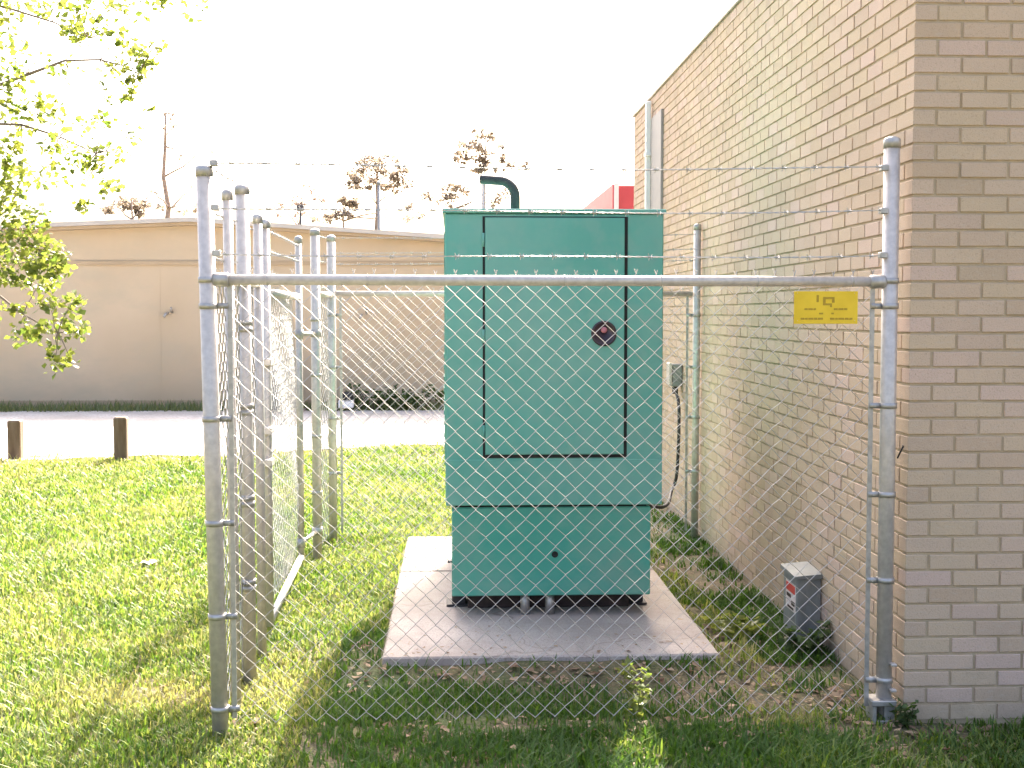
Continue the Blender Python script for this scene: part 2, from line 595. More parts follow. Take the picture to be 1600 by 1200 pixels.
# white downspout and the grey panel next to it at the far end of the long wall
dy = at(1010, 300, X=WX - 0.05).y
ds = MB().bbox(WX - 0.062, WX - 0.012, dy - 0.03, dy + 0.03, 0.15, ROOF - 0.05, 0.008)
dsp = ds.build('downspout', M['white_paint'], bld)
for zz in (0.8, 2.2, 3.1):
    MB().box(WX - 0.066, WX + 0.0, dy - 0.055, dy + 0.055, zz, zz + 0.03).build('strap', M['white_paint'], dsp)
py0, py1 = at(1036, 300, X=WX).y, at(1014, 300, X=WX).y
MB().bbox(WX - 0.022, WX + 0.002, py0, dy - 0.08, 0.3, at(1025, 181, Y=(py0 + py1) / 2).z, 0.004).build('wall_panel', M['grey_panel'], bld)

# ------------------------------------------------------------------ neighbouring building with red fascia
rb = thing('red_canopy_building', 'red box fascia of a distant canopy seen over the green cabinet', 'building', (4.5, 23, 0))
p0, p1 = at(962, 290, Y=20), at(995, 326, Y=20)
zt = p0.z
MB().box(p0.x, 8.0, 20.0, 30.0, zt - 0.62, zt).build('fascia', M['red'], rb)
MB().box(p0.x - 0.05, p0.x - 0.002, 19.98, 30.02, zt - 0.64, zt + 0.02).build('edge_trim', M['red'], rb)
MB().box(p0.x - 0.03, p0.x + 0.04, 19.93, 19.985, zt - 0.66, zt + 0.03).build('corner_trim', M['red_trim'], rb)
MB().box(p0.x + 0.5, 7.9, 20.6, 29.5, 0, zt - 0.625).build('wall', M['tan_wall'], rb)
for yy in (20.3, 29.7):
    MB().tube([(p0.x + 0.2, yy, 0), (p0.x + 0.2, yy, zt - 0.62)], 0.06, 8).build('post', M['white_paint'], rb, True)

# ------------------------------------------------------------------ far tan building
FB = 22.7
fbld = thing('low_tan_building', 'long low tan building with shallow gable roof across the gravel lot', 'building', (-4.5, FB, 0))
prof = [at(-420, 372, Y=FB), at(60, 352, Y=FB), at(300, 343, Y=FB), at(690, 369, Y=FB), at(960, 390, Y=FB)]
px_ = [p.x for p in prof]
pz_ = [p.z for p in prof]
mb = MB()
nb = len(prof)
front = [(px_[i], FB, -0.05) for i in range(nb)] + [(px_[i], FB, pz_[i] - 0.065) for i in range(nb)]
back = [(a, b + 11, c) for a, b, c in front]
mb.add(front + back, [(i, i + 1, nb + i + 1, nb + i) for i in range(nb - 1)] +
       [(2 * nb + i + 1, 2 * nb + i, 3 * nb + i, 3 * nb + i + 1) for i in range(nb - 1)] +
       [(2 * nb, 0, nb, 3 * nb), (nb - 1, 3 * nb - 1, 4 * nb - 1, 2 * nb - 1)])
mb.build('wall', M['tan_wall'], fbld)
mb = MB()
ov = 0.28
top = [(px_[i], pz_[i] + 0.02) for i in range(nb)]
vs = []
for (x, z) in top:
    vs += [(x, FB - ov, z), (x, FB + 11.3, z), (x, FB - ov, z - 0.075), (x, FB + 11.3, z - 0.075)]
fs = []
for i in range(nb - 1):
    a, b = 4 * i, 4 * (i + 1)
    fs += [(a, b, b + 1, a + 1), (a + 2, a + 3, b + 3, b + 2), (a, a + 2, b + 2, b), (a + 1, b + 1, b + 3, a + 3)]
fs += [(0, 1, 3, 2), (4 * nb - 4, 4 * nb - 2, 4 * nb - 1, 4 * nb - 3)]
roofo = MB().add(vs, fs).build('roof', M['roof'], fbld)
mb = MB()
vs, fs = [], []
for (x, z) in top:
    vs += [(x, FB - ov + 0.05, z - 0.078), (x, FB - ov + 0.05, z - 0.13), (x, FB - 0.005, z - 0.13), (x, FB - 0.005, z - 0.078)]
for i in range(nb - 1):
    a, b = 4 * i, 4 * (i + 1)
    fs += [(a, a + 1, b + 1, b), (a + 1, a + 2, b + 2, b + 1), (a + 3, a, b, b + 3)]
MB().add(vs, fs).build('soffit', M['tan_trim'], fbld)
zb = at(200, 411, Y=FB).z
MB().box(px_[0], px_[-1], FB - 0.035, FB - 0.002, zb - 0.035, zb + 0.035).build('band', M['tan_trim'], fbld)
MB().box(px_[0], px_[-1], FB - 0.03, FB - 0.002, -0.02, 0.14).build('plinth', M['tan_trim'], fbld)
for px in (-150, 250, 640):       # thin vertical wall joints
    x = at(px, 500, Y=FB).x
    MB().box(x - 0.015, x + 0.015, FB - 0.006, FB - 0.002, 0.14, zb - 0.036).build('joint_cover', M['tan_wall'], fbld)
for (px, py) in ((262, 490), (566, 492)):        # little hose taps on the wall
    c = at(px, py, Y=FB)
    mb = MB().tube([(c.x, FB, c.z), (c.x, FB - 0.12, c.z), (c.x - 0.03, FB - 0.16, c.z - 0.06)], 0.025, 8)
    mb.tube([(c.x + 0.08, FB - 0.1, c.z + 0.10), (c.x + 0.08, FB - 0.02, c.z + 0.02)], 0.02, 6)
    mb.build('tap', M['galv_dark'], fbld, True)

# grey condenser and shrubs along the far wall
c = at(442, 632, Y=FB - 1.0)
ac = thing('condenser_unit', 'dark grey air conditioner condenser against the tan wall', 'condenser', (c.x, FB - 1.0, 0))
MB().bbox(c.x - 0.31, c.x + 0.31, FB - 1.3, FB - 0.7, 0.05, 0.72, 0.02).build('cabinet', M['ac_grey'], ac)
for k in range(9):
    MB().box(c.x - 0.28, c.x + 0.28, FB - 1.318, FB - 1.301, 0.13 + k * 0.06, 0.155 + k * 0.06).build('slat', M['galv_dark'], ac)
MB().lathe((c.x, FB - 1.0, 0.721), [(0.26, 0), (0.26, 0.03), (0.05, 0.05)], 16).build('fan_guard', M['galv_dark'], ac)
MB().box(c.x - 0.36, c.x + 0.36, FB - 1.36, FB - 0.64, 0.0, 0.048).build('base', M['concrete'], ac)


def leaf_cloud(mb, centre, rad, n, size, flat=1.0, droop=0.0, rnd=random):
    """n bent leaves spread through an ellipsoid"""
    c = Vector(centre)
    for _ in range(n):
        d = Vector((rnd.gauss(0, 1), rnd.gauss(0, 1), rnd.gauss(0, 1))).normalized() * (rnd.random() ** 0.45)
        p = c + Vector((d.x * rad[0], d.y * rad[1], d.z * rad[2]))
        s = size * rnd.uniform(0.6, 1.3)
        e = Euler((rnd.uniform(-0.9, 0.9) * flat, rnd.uniform(-0.9, 0.9) * flat - droop, rnd.uniform(0, 6.28)))
        q = e.to_matrix()
        w = s * rnd.uniform(0.32, 0.48)
        bend = s * rnd.uniform(-0.12, 0.2)
        vs = [q @ Vector((0, 0, 0)), q @ Vector((s * 0.45, w, bend)), q @ Vector((s, 0, -bend * 0.5)),
              q @ Vector((s * 0.45, -w, bend))]
        mb.add([p + v for v in vs], [(0, 1, 2), (0, 2, 3)])
    return mb


for i, (px, wd, ht, lab) in enumerate(((585, 0.42, 0.42, 'dark green shrub at the tan wall, left of the pair seen past the cabinet'),
                                       (655, 0.5, 0.36, 'low spreading shrub at the tan wall close to the cabinet'))):
    c = at(px, 640, Y=FB - 0.7)
    sh = thing('shrub', lab, 'shrub', (c.x, FB - 0.7, 0), 'shrubs along the tan wall')
    mb = MB()
    for k in range(10):
        leaf_cloud(mb, (c.x + random.uniform(-wd, wd), FB - 0.7 + random.uniform(-0.2, 0.2), random.uniform(0.08, ht)), (0.16, 0.16, 0.12), 34, 0.09)
    mb.build('foliage', M['shrub'], sh)
    mb = MB()
    for k in range(6):
        a = random.uniform(0, 6.28)
        mb.tube([(c.x + 0.05 * math.cos(a), FB - 0.7 + 0.05 * math.sin(a), -0.02), (c.x + wd * 0.7 * math.cos(a), FB - 0.7 + 0.15 * math.sin(a), ht * 0.8)], [0.015, 0.006], 5)
    mb.build('stem', M['bark'], sh)
c = at(541, 636, Y=FB - 0.9)
gm = thing('utility_meter', 'small white and black utility meter low against the tan wall', 'meter', (c.x, FB - 0.9, 0))
MB().bbox(c.x - 0.13, c.x + 0.13, FB - 1.0, FB - 0.84, 0.06, 0.20, 0.02).build('body', M['white_paint'], gm)
MB().lathe((c.x + 0.02, FB - 0.92, 0.20), [(0.10, 0), (0.11, 0.05), (0.08, 0.12), (0.03, 0.14)], 14).build('cap', M['rubber'], gm, True)
MB().tube([(c.x - 0.17, FB - 0.92, -0.02), (c.x - 0.17, FB - 0.92, 0.13), (c.x - 0.1, FB - 0.92, 0.13)], 0.025, 8).build('pipe', M['rubber'], gm, True)

# ------------------------------------------------------------------ timber bollards
for (px, py, tp, lab) in ((25, 718, 657, 'short square timber bollard nearest the left edge of the photo'),
                          (190, 720, 652, 'short square timber bollard nearer the fence corner post')):
    b = at(px, py, Z=0)
    h = at(px, tp, Y=b.y).z
    w = 0.072
    t = thing('timber_bollard', lab, 'bollard', (b.x, b.y, 0), 'timber bollards along the gravel lot')
    lean = random.uniform(-0.012, 0.012)
    po = MB().bbox(-w, w, -w, w, -0.05, h, 0.012).build('post', M['wood'], t, loc=(0, 0, 0))
    po.rotation_euler = (lean, lean * 1.4, random.uniform(-0.1, 0.1))
    tp_ = MB().bbox(-w + 0.013, w - 0.013, -w + 0.013, w - 0.013, h + 0.001, h + 0.006, 0.002).build('end_grain', M['wood_end'], t, loc=(0, 0, 0))
    tp_.rotation_euler = po.rotation_euler

# ------------------------------------------------------------------ concrete pad
PZ = 0.075
pad = thing('concrete_pad', 'grey concrete slab under the green generator cabinet', 'slab', ((PAD[0] + PAD[1]) / 2, (PAD[2] + PAD[3]) / 2, 0))
PJ = at(630, 893, Z=PZ).y
MB().bbox(PAD[0], PAD[1], PAD[2], PJ - 0.006, -0.1, PZ, 0.008).build('slab', M['concrete'], pad)
MB().bbox(PAD[0] + 0.004, PAD[1], PJ + 0.006, PAD[3], -0.1, PZ + 0.003, 0.008).build('slab', M['concrete'], pad)

# ------------------------------------------------------------------ generator
GX0, GX1, GY0, GY1 = -0.048, 1.080, 6.60, 8.30
GZ0, GZ1 = 0.664, 2.185
gen = thing('generator', 'large green steel generator cabinet standing on the concrete slab', 'generator', ((GX0 + GX1) / 2, (GY0 + GY1) / 2, PZ))


def P66(px, py):
    return at(px, py, Y=GY0)


cabinet = MB().bbox(GX0, GX1, GY0, GY1, GZ0, GZ1 - 0.012, 0.006).build('cabinet', M['green'], gen)
MB().bbox(GX0 - 0.012, GX1 + 0.012, GY0 - 0.014, GY1 + 0.012, GZ1 - 0.011, GZ1 + 0.012, 0.004).build('roof_cap', M['green'], gen)
# tall front door standing a little proud, with dark rubber seal around it
d0, d1 = P66(757, 338), P66(975, 710)
sx0, sx1, sz0, sz1 = d0.x, d1.x, d1.z, d0.z
seal = MB()
yq = GY0 - 0.0015
seal.box(sx0 - 0.010, sx0 + 0.002, yq - 0.001, yq + 0.004, sz0 - 0.014, sz1)
seal.box(sx1 - 0.002, sx1 + 0.014, yq - 0.001, yq + 0.004, sz0 - 0.014, sz1)
seal.box(sx0 + 0.0025, sx1 - 0.0025, yq - 0.0015, yq + 0.004, sz0 - 0.016, sz0 + 0.001)
seal.box(sx0 + 0.0025, sx1 - 0.0025, yq - 0.0012, yq + 0.004, sz1 - 0.005, sz1)
seal.build('door_seal', M['seam'], gen)
door = MB().bbox(sx0 + 0.003, sx1 - 0.003, GY0 - 0.012, GY0 - 0.0035, sz0 + 0.003, sz1 - 0.006, 0.003).build('door', M['green'], gen)
# the door's round recessed latch
lc = P66(943, 521)
lat = MB().lathe((lc.x, GY0 - 0.0125, lc.z), [(0.066, 0.0), (0.066, -0.010), (0.056, -0.013), (0.052, -0.006), (0.0, -0.003)], 22, 'Y').build('latch_cup', M['lock'], door, True)
MB().lathe((lc.x, GY0 - 0.013, lc.z + 0.018), [(0.016, -0.004), (0.016, -0.014), (0.010, -0.018), (0, -0.018)], 12, 'Y').build('key_plug', M['pink'], door, True)
# hinges in the left seal
for hz in (sz0 + 0.12, (sz0 + sz1) / 2, sz1 - 0.12):
    MB().tube([(sx0 - 0.006, GY0 - 0.006, hz - 0.035), (sx0 - 0.006, GY0 - 0.006, hz + 0.035)], 0.007, 8).build('hinge', M['green'], gen, True)
# lower lip panel and its seam
zs = P66(867, 713).z
MB().bbox(GX0 + 0.001, GX1 - 0.001, GY0 - 0.006, GY0 - 0.001, GZ0 + 0.003, zs - 0.016, 0.002).build('lower_panel', M['green'], gen)
# side doors and louvres (both long sides)
for sx, s in ((GX0, -1), (GX1, 1)):
    for (ya, yb) in ((GY0 + 0.10, GY0 + 0.78), (GY0 + 0.86, GY1 - 0.1)):
        x0, x1 = (sx - 0.005, sx - 0.001) if s < 0 else (sx + 0.001, sx + 0.005)
        sd = MB().bbox(x0, x1, ya, yb, GZ0 + 0.2, GZ1 - 0.1, 0.0015).build('side_door', M['green'], gen)
        for k in range(8):
            zz = GZ0 + 0.34 + k * 0.06
            xa, xb = (sx - 0.009, sx - 0.0055) if s < 0 else (sx + 0.0055, sx + 0.009)
            MB().box(xa, xb, ya + 0.1, yb - 0.1, zz, zz + 0.022).build('louvre', M['green'], sd)
# base tank below the overhanging cabinet
BX0, BX1, BZ0 = P66(706, 900).x, P66(1017, 900).x, 0.185
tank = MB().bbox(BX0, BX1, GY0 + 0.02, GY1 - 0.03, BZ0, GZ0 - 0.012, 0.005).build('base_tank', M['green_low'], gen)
MB().box(BX0 + 0.02, BX1 - 0.02, GY0 + 0.035, GY1 - 0.06, GZ0 - 0.0115, GZ0 - 0.0005).build('gasket', M['seam'], gen)
bc = at(867, 866, Y=GY0 + 0.02)
MB().lathe((bc.x, GY0 + 0.0195, bc.z), [(0.017, 0), (0.017, -0.004), (0.010, -0.005), (0.008, -0.001), (0, -0.001)], 14, 'Y').build('drain_port', M['seam'], tank, True)
# skid feet
for fx in (BX0 + 0.0, BX1 - 0.075):
    for fy in (6.93, 8.15):
        ft = MB().bbox(fx, fx + 0.075, fy - 0.06, fy + 0.06, PZ + 0.012, BZ0 + 0.0, 0.004).build('foot', M['rubber'], gen)
        MB().bbox(fx - 0.03, fx + 0.095, fy - 0.075, fy + 0.075, PZ + 0.001, PZ + 0.014, 0.003).build('foot_plate', M['rubber'], ft)
# dark block added between the feet to deepen the shade under the tank
MB().bbox(BX0 + 0.085, BX1 - 0.085, GY0 + 0.22, GY1 - 0.2, PZ + 0.002, BZ0 + 0.001, 0.004).build('shade_filler', M['skid_shade'], gen)
# conduits rising out of the slab below the tank
for px in (824, 864):
    c = at(px, 975, Z=PZ)
    MB().tube([(c.x, GY0 + 0.08, PZ + 0.001), (c.x, GY0 + 0.08, BZ0 + 0.002)], 0.024, 12).build('conduit', M['galv_dark'], gen, True)
# black exhaust elbow on the roof
EY = 7.2
e0, e1 = at(805, 320, Y=EY), at(750, 282, Y=EY)
er = 0.027
pts = [(e0.x, EY, GZ1 + 0.008), (e0.x, EY, e1.z - 0.09)]
for k in range(1, 8):
    a = k / 8 * math.pi / 2
    pts.append((e0.x - 0.09 * (1 - math.cos(a)), EY, e1.z - 0.09 + 0.09 * math.sin(a)))
pts += [(e0.x - 0.095, EY, e1.z), (e1.x + 0.01, EY, e1.z + 0.006), (e1.x, EY, e1.z + 0.006)]
ex = MB().tube(pts, er, 16, caps=True).build('exhaust_pipe', M['black_pipe'], gen, True)
MB().lathe((e0.x, EY, GZ1 + 0.0125), [(0.055, 0), (0.055, 0.012), (0.034, 0.018)], 18).build('flange', M['black_pipe'], ex, True)
MB().lathe((e1.x - 0.003, EY, e1.z + 0.006), [(0.022, 0.002), (0.022, 0.0), (0, 0.0)], 14, 'X').build('outlet', M['seam'], ex)

# ------------------------------------------------------------------ chain link fence
MW, MH = 0.079, 0.077         # diamond width and height


def chain_mesh(a, b, z0, z1, rad=0.0020, spikes=True, off=0.0):
    """woven pickets between plan points a and b"""
    a, b = Vector((a[0], a[1], 0)), Vector((b[0], b[1], 0))
    t = (b - a).normalized()
    nrm = Vector((-t.y, t.x, 0))
    L = (b - a).length
    npk = int(L / (MW / 2))
    half = L / npk
    nz = int(round((z1 - z0) / (MH / 2)))
    mb = MB()
    jit = np.random.default_rng(int(L * 1000))
    ph = [jit.normal(0, 0.0022) for _ in range(npk + 2)]
    for i in range(npk):
        pts = []
        for k in range(nz + 1):
            side = (k + i) % 2
            x = half * (i + side)
            wob = 0.010 * math.sin(x * 2.1 + k * 0.11) + 0.006 * math.sin(k * 0.31 + x * 5)
            d = (0.0022 if side else -0.0022) + wob
            p = a + t * (x + (0.0016 if side else -0.0016)) + nrm * (d + off)
            p.z = z0 + (z1 - z0) * k / nz + ph[i + side]
            pts.append(p)
        mb.tube(pts, rad, 4, caps=False)
        if spikes:
            top = pts[-1]
            if (nz + i) % 2 == 1:
                mb.tube([top, top + t * 0.007 + Vector((0, 0, 0.020))], rad, 4)
                mb.tube([top + t * 0.003, top - t * 0.006 + Vector((0, 0, 0.022))], rad, 4)
    return mb


def barbed(a, b, sag=0.01, rad=0.0017):
    a, b = Vector(a), Vector(b)
    L = (b - a).length
    t = (b - a).normalized()
    n1 = t.cross(Vector((0, 0, 1))).normalized()
    n2 = t.cross(n1)
    mb = MB()
    N = int(L / 0.009)

    def c(s):
        u = s / L
        return a + t * s - Vector((0, 0, 1)) * (sag * 4 * u * (1 - u)) + n2 * 0.004 * math.sin(s * 3.1 + a.z * 7)
    for ph in (0, math.pi):
        mb.tube([c(L * k / N) + (n1 * math.cos(2 * math.pi * L * k / N / 0.07 + ph) + n2 * math.sin(2 * math.pi * L * k / N / 0.07 + ph)) * 0.0019 for k in range(N + 1)], rad, 4)
    s = 0.06 + random.random() * 0.05
    while s < L - 0.03:
        p = c(s)
        for g in (0, 1.57, 0.8, 2.3):
            d = (n1 * math.cos(g) + n2 * math.sin(g)) * 0.014
            o = t * (0.006 if g in (0, 0.8) else -0.006)
            mb.tube([p - d + o * 1.5, p + o * 0.3 + d * 0.1, p + d + o], 0.0013, 3)
        mb.tube([p - t * 0.010, p + t * 0.010], 0.0045, 6)
        s += 0.127
    return mb


def post(parent, base, top, r, cap=True, name='post'):
    base, top = Vector(base), Vector(top)
    o = MB().tube([base - Vector((0, 0, 0.08)), top], r, 16).build(name, M['galv'], parent, True)
    if cap:
        MB().lathe(top - Vector((0, 0, 0.035)), [(r + 0.0022, 0), (r + 0.0022, 0.034), (r * 0.9, 0.041), (r * 0.5, 0.047), (0.003, 0.049)], 16).build('cap', M['galv_dark'], o, True)
    return o


def band(parent, base, top, z, r, t, reach=0.045, name='tension_band'):
    """steel strap round a post with ears that clamp the tension bar in direction t"""
    base, top = Vector(base), Vector(top)
    u = (z - base.z) / (top.z - base.z)
    c = base.lerp(top, u)
    t = Vector((t[0], t[1], 0)).normalized()
    n = Vector((-t.y, t.x, 0))
    mb = MB().lathe((c.x, c.y, c.z - 0.011), [(r + 0.0015, 0), (r + 0.004, 0.0), (r + 0.004, 0.022), (r + 0.0015, 0.022)], 16)
    for s in (-1, 1):
        p = [c + t * (r - 0.004) + n * s * 0.006, c + t * (r + reach) + n * s * 0.006]
        q = n * 0.0018
        vs = []
        for pp in p:
            for dz in (-0.011, 0.011):
                for e in (-1, 1):
                    vs.append(pp + q * e + Vector((0, 0, dz)))
        mb.add(vs, [(0, 1, 3, 2), (4, 6, 7, 5), (0, 4, 5, 1), (2, 3, 7, 6), (0, 2, 6, 4), (1, 5, 7, 3)])
    bc_ = c + t * (r + reach * 0.6)
    mb.tube([bc_ - n * 0.016, bc_ + n * 0.016], 0.005, 6)
    mb.build(name, M['galv_dark'], parent, True)


def tension_bar(parent, x, y, z0, z1, t):
    t = Vector((t[0], t[1], 0)).normalized()
    n = Vector((-t.y, t.x, 0))
    c = Vector((x, y, 0))
    vs = []
    for z in (z0, z1):
        for (a, b) in ((-1, -1), (1, -1), (1, 1), (-1, 1)):
            p = c + t * 0.009 * a + n * 0.003 * b
            p.z = z
            vs.append(p)
    MB().add(vs, [(3, 2, 1, 0), (4, 5, 6, 7), (0, 1, 5, 4), (1, 2, 6, 5), (2, 3, 7, 6), (3, 0, 4, 7)]).build('tension_bar', M['galv_dark'], parent)


FYL, FYR = 5.03, 5.075
LB, LT = at(345, 1150, Y=FYL), at(319, 262, Y=FYL)
LB.z = 0.0
RB, RT = at(1380, 1132, Y=FYR), at(1394, 218, Y=FYR)
RB.z = 0.0
RAIL = at(860, 437, Y=5.05).z - 0.002
ff = thing('chain_link_fence', 'front chain link fence panel with barbed wire, facing the viewer', 'fence', ((LB.x + RB.x) / 2, 5.05, 0), 'chain link fence runs around the generator')
post(ff, LB, LT, 0.0325)
post(ff, RB, RT, 0.0315)


def on_post(base, top, z):
    return base.lerp(top, (z - base.z) / (top.z - base.z))


ra, rb_ = on_post(LB, LT, RAIL + 0.0), on_post(RB, RT, RAIL - 0.004)
rl = MB().tube([ra + Vector((0.03, -0.005, 0)), rb_ + Vector((-0.03, -0.005, 0))], 0.0205, 16).build('top_rail', M['galv'], ff, True)
for c, s in ((ra, 1), (rb_, -1)):
    MB().lathe((c.x + s * 0.035, c.y - 0.005, c.z), [(0.026, -0.012), (0.0275, 0.0), (0.0275, 0.045), (0.022, 0.05)] if s > 0 else [(0.022, -0.05), (0.0275, -0.045), (0.0275, 0.0), (0.026, 0.012)], 16, 'X').build('rail_end_cup', M['galv_dark'], ff, True)
MESH_TOP = RAIL + 0.022
for (B0, T0, r, s, zs_) in ((LB, LT, 0.0325, 1, (1.69, 1.25, 0.84, 0.47, 0.10)), (RB, RT, 0.0315, -1, (1.69, 1.29, 0.93, 0.58, 0.17))):
    for z in zs_:
        band(ff, B0, T0, z, r, (s, 0))
    for z in (RAIL,):
        band(ff, B0, T0, z, r, (s, 0), 0.02, 'brace_band')
    q = on_post(B0, T0, 0.9)
    tension_bar(ff, q.x + s * 0.070, q.y + 0.004, 0.06, MESH_TOP - 0.03, (1, 0))
ma = on_post(LB, LT, 0.9)
mb_ = on_post(RB, RT, 0.9)
chain_mesh((ma.x + 0.066, FYL + 0.026), (mb_.x - 0.066, FYR + 0.026), 0.03, MESH_TOP).build('chain_link_mesh', M['galv_wire'], ff)
for k in range(7):            # tie wires holding the mesh to the rail
    u = (k + 0.6) / 7
    c = ra.lerp(rb_, u)
    MB().lathe((c.x, c.y - 0.003, c.z), [(0.0225, -0.002), (0.0235, 0), (0.0225, 0.002)], 12, 'X').build('tie_wire', M['galv_wire'], ff, True)
WZ = [at(1380, y, Y=FYR).z for y in (263, 330, 399)]
for z in WZ:
    a, b = on_post(LB, LT, z), on_post(RB, RT, z)
    barbed(a + Vector((0.02, -0.02, 0)), b + Vector((-0.02, -0.02, 0)), 0.012).build('barbed_wire', M['galv_wire'], ff)
    for c, s in ((a, 1), (b, -1)):
        MB().bbox(c.x + s * 0.038 - 0.012, c.x + s * 0.038 + 0.018, c.y - 0.03, c.y + 0.005, c.z - 0.012, c.z + 0.012, 0.003).build('wire_clip', M['galv_dark'], ff)
# bracket at the foot of the right post
q = at(1373, 1132, Y=FYR)
mb = MB()
mb.bbox(RB.x - 0.068, RB.x + 0.034, FYR - 0.06, FYR + 0.045, 0.075, 0.098, 0.003)
mb.bbox(RB.x - 0.062, RB.x - 0.045, FYR - 0.055, FYR + 0.04, -0.03, 0.0745, 0.003)
mb.bbox(RB.x - 0.044, RB.x + 0.02, FYR - 0.055, FYR - 0.042, -0.03, 0.016, 0.003)
mb.bbox(RB.x - 0.012, RB.x + 0.03, FYR - 0.05, FYR + 0.04, -0.03, 0.0746, 0.003)
mb.build('foot_bracket', M['galv_dark'], ff)
for z in (0.13, 0.235):
    MB().bbox(RB.x + 0.012, RB.x + 0.036, FYR - 0.052, FYR - 0.02, z, z + 0.012, 0.003).build('bolt', M['galv'], ff)
hk = at(1411, 706, Y=5.0)
MB().tube([(hk.x - 0.004, 5.05, hk.z - 0.03), (hk.x - 0.002, 5.02, hk.z), (hk.x + 0.006, 5.015, hk.z + 0.02), (hk.x + 0.01, 5.03, hk.z + 0.02)], 0.004, 6).build('hook', M['seam'], ff, True)

# left run: short panel from the corner post to the gate latch post
FX = -0.925
g_line = 'chain link fence runs around the generator'
lf = thing('chain_link_fence', 'short side chain link panel between the front corner post and the gate', 'fence', (FX, 5.5, 0), g_line)
Y1, Y2, Y3 = at(362, 490, X=FX).y, at(384, 490, X=FX).y, at(404, 490, X=FX).y
post(lf, (FX, Y1, 0), (FX - 0.012, Y1, at(357, 300, Y=Y1).z), 0.021)
post(lf, (FX, Y2, 0), (FX - 0.01, Y2, at(380, 292, Y=Y2).z), 0.031)
post(lf, (FX, Y3, 0), (FX, Y3, at(404, 338, Y=Y3).z), 0.022)
MB().tube([(FX, FYL + 0.04, RAIL), (FX, Y3, RAIL + 0.01)], 0.0205, 12).build('top_rail', M['galv'], lf, True)
chain_mesh((FX + 0.0, FYL + 0.06), (FX, Y2 - 0.05), 0.03, MESH_TOP, off=0.024).build('chain_link_mesh', M['galv_wire'], lf)
chain_mesh((FX + 0.0, Y2 + 0.05), (FX, Y3 - 0.03), 0.03, MESH_TOP, off=0.024).build('chain_link_mesh', M['galv_wire'], lf)
for yq, s in ((FYL, 1), (Y2, -1), (Y2, 1), (Y3, -1)):
    tension_bar(lf, FX - 0.022, yq + s * 0.062, 0.06, MESH_TOP - 0.03, (0, 1))
for z in (1.62, 1.25, 0.84, 0.46):
    band(lf, (FX, Y2, 0), (FX - 0.01, Y2, 2.2), z, 0.031, (0, -1))
    band(lf, (FX, Y2, 0), (FX - 0.01, Y2, 2.2), z - 0.03, 0.031, (0, 1))
for z in WZ:
    barbed((FX - 0.03, FYL, z), (FX - 0.03, Y2, z - 0.005), 0.008).build('barbed_wire', M['galv_wire'], lf)
    barbed((FX - 0.03, Y2, z - 0.005), (FX - 0.02, Y3, z - 0.015), 0.004).build('barbed_wire', M['galv_wire'], lf)

# gate leaf standing slightly ajar, hung on the far gate post
GH = at(467, 490, Y=8.15)
GN = at(416, 490, Y=6.42)
gate = thing('chain_link_gate', 'chain link gate with barbed wire in the left side of the enclosure', 'gate', (GH.x, GH.y, 0))
gt = Vector((GN.x - GH.x, GN.y - GH.y, 0)).normalized()
for (p, zt_) in ((GH, 2.13), (GN, 2.11)):
    st = MB().tube([(p.x, p.y, 0.09), (p.x, p.y, zt_)], 0.0215, 14).build('stile', M['galv'], gate, True)
    MB().lathe((p.x, p.y, zt_ - 0.03), [(0.0255, 0), (0.0255, 0.034), (0.017, 0.046), (0.003, 0.05)], 14).build('cap', M['galv_dark'], st, True)
for z in (0.11, 1.765):
    MB().tube([(GH.x, GH.y, z), (GN.x, GN.y, z)], 0.0205, 14).build('rail', M['galv'], gate, True)
chain_mesh((GN.x - gt.x * 0.03, GN.y - gt.y * 0.03), (GH.x + gt.x * 0.03, GH.y + gt.y * 0.03), 0.12, 1.78, rad=0.0014, spikes=True, off=0.022).build('chain_link_mesh', M['galv_wire'], gate)
for z in (1.87, 1.98, 2.08):
    barbed((GN.x, GN.y, z), (GH.x, GH.y, z + 0.01), 0.006).build('barbed_wire', M['galv_wire'], gate)
YB = at(493, 490, X=FX).y
hp = Vector((FX, YB, 0))
for z in (1.53, 0.20):
    c = Vector((GH.x, GH.y, z))
    mb = MB().tube([c, Vector((FX, YB, z)).lerp(c, 0.12) ], 0.013, 8)
    mb.lathe((GH.x, GH.y, z - 0.03), [(0.023, 0), (0.027, 0), (0.027, 0.06), (0.023, 0.06)], 14)
    mb.lathe((FX, YB, z - 0.025), [(0.033, 0), (0.037, 0), (0.037, 0.05), (0.033, 0.05)], 14)
    mb.build('hinge', M['galv_dark'], gate, True)
for z in (1.42, 1.08, 0.92):
    c = Vector((GN.x, GN.y, z))
    mb = MB().bbox(c.x - 0.03, c.x + 0.03, c.y - 0.075, c.y + 0.03, z - 0.018, z + 0.018, 0.004)
    mb.build('latch_fork', M['galv'], gate)

# left run beyond the gate, to the rear corner
YR = 9.32
lr = thing('chain_link_fence', 'short side chain link panel between the gate and the rear corner post', 'fence', (FX, 9, 0), g_line)
post(lr, (FX, YB, 0), (FX, YB, at(492, 360, Y=YB).z), 0.031)
XL = at(518, 490, Y=YR).x
MB().tube([(FX, YB, RAIL), (XL, YR, RAIL)], 0.0205, 12).build('top_rail', M['galv'], lr, True)
chain_mesh((FX, YB + 0.04), (XL, YR - 0.05), 0.03, MESH_TOP, off=0.024).build('chain_link_mesh', M['galv_wire'], lr)
for z in (1.62, 1.25, 0.84, 0.46):
    band(lr, (FX, YB, 0), (FX, YB, 2.2), z, 0.031, (0, 1))
for z in WZ:
    barbed((FX - 0.03, YB, z - 0.04), (XL - 0.03, YR, z - 0.04), 0.006).build('barbed_wire', M['galv_wire'], lr)

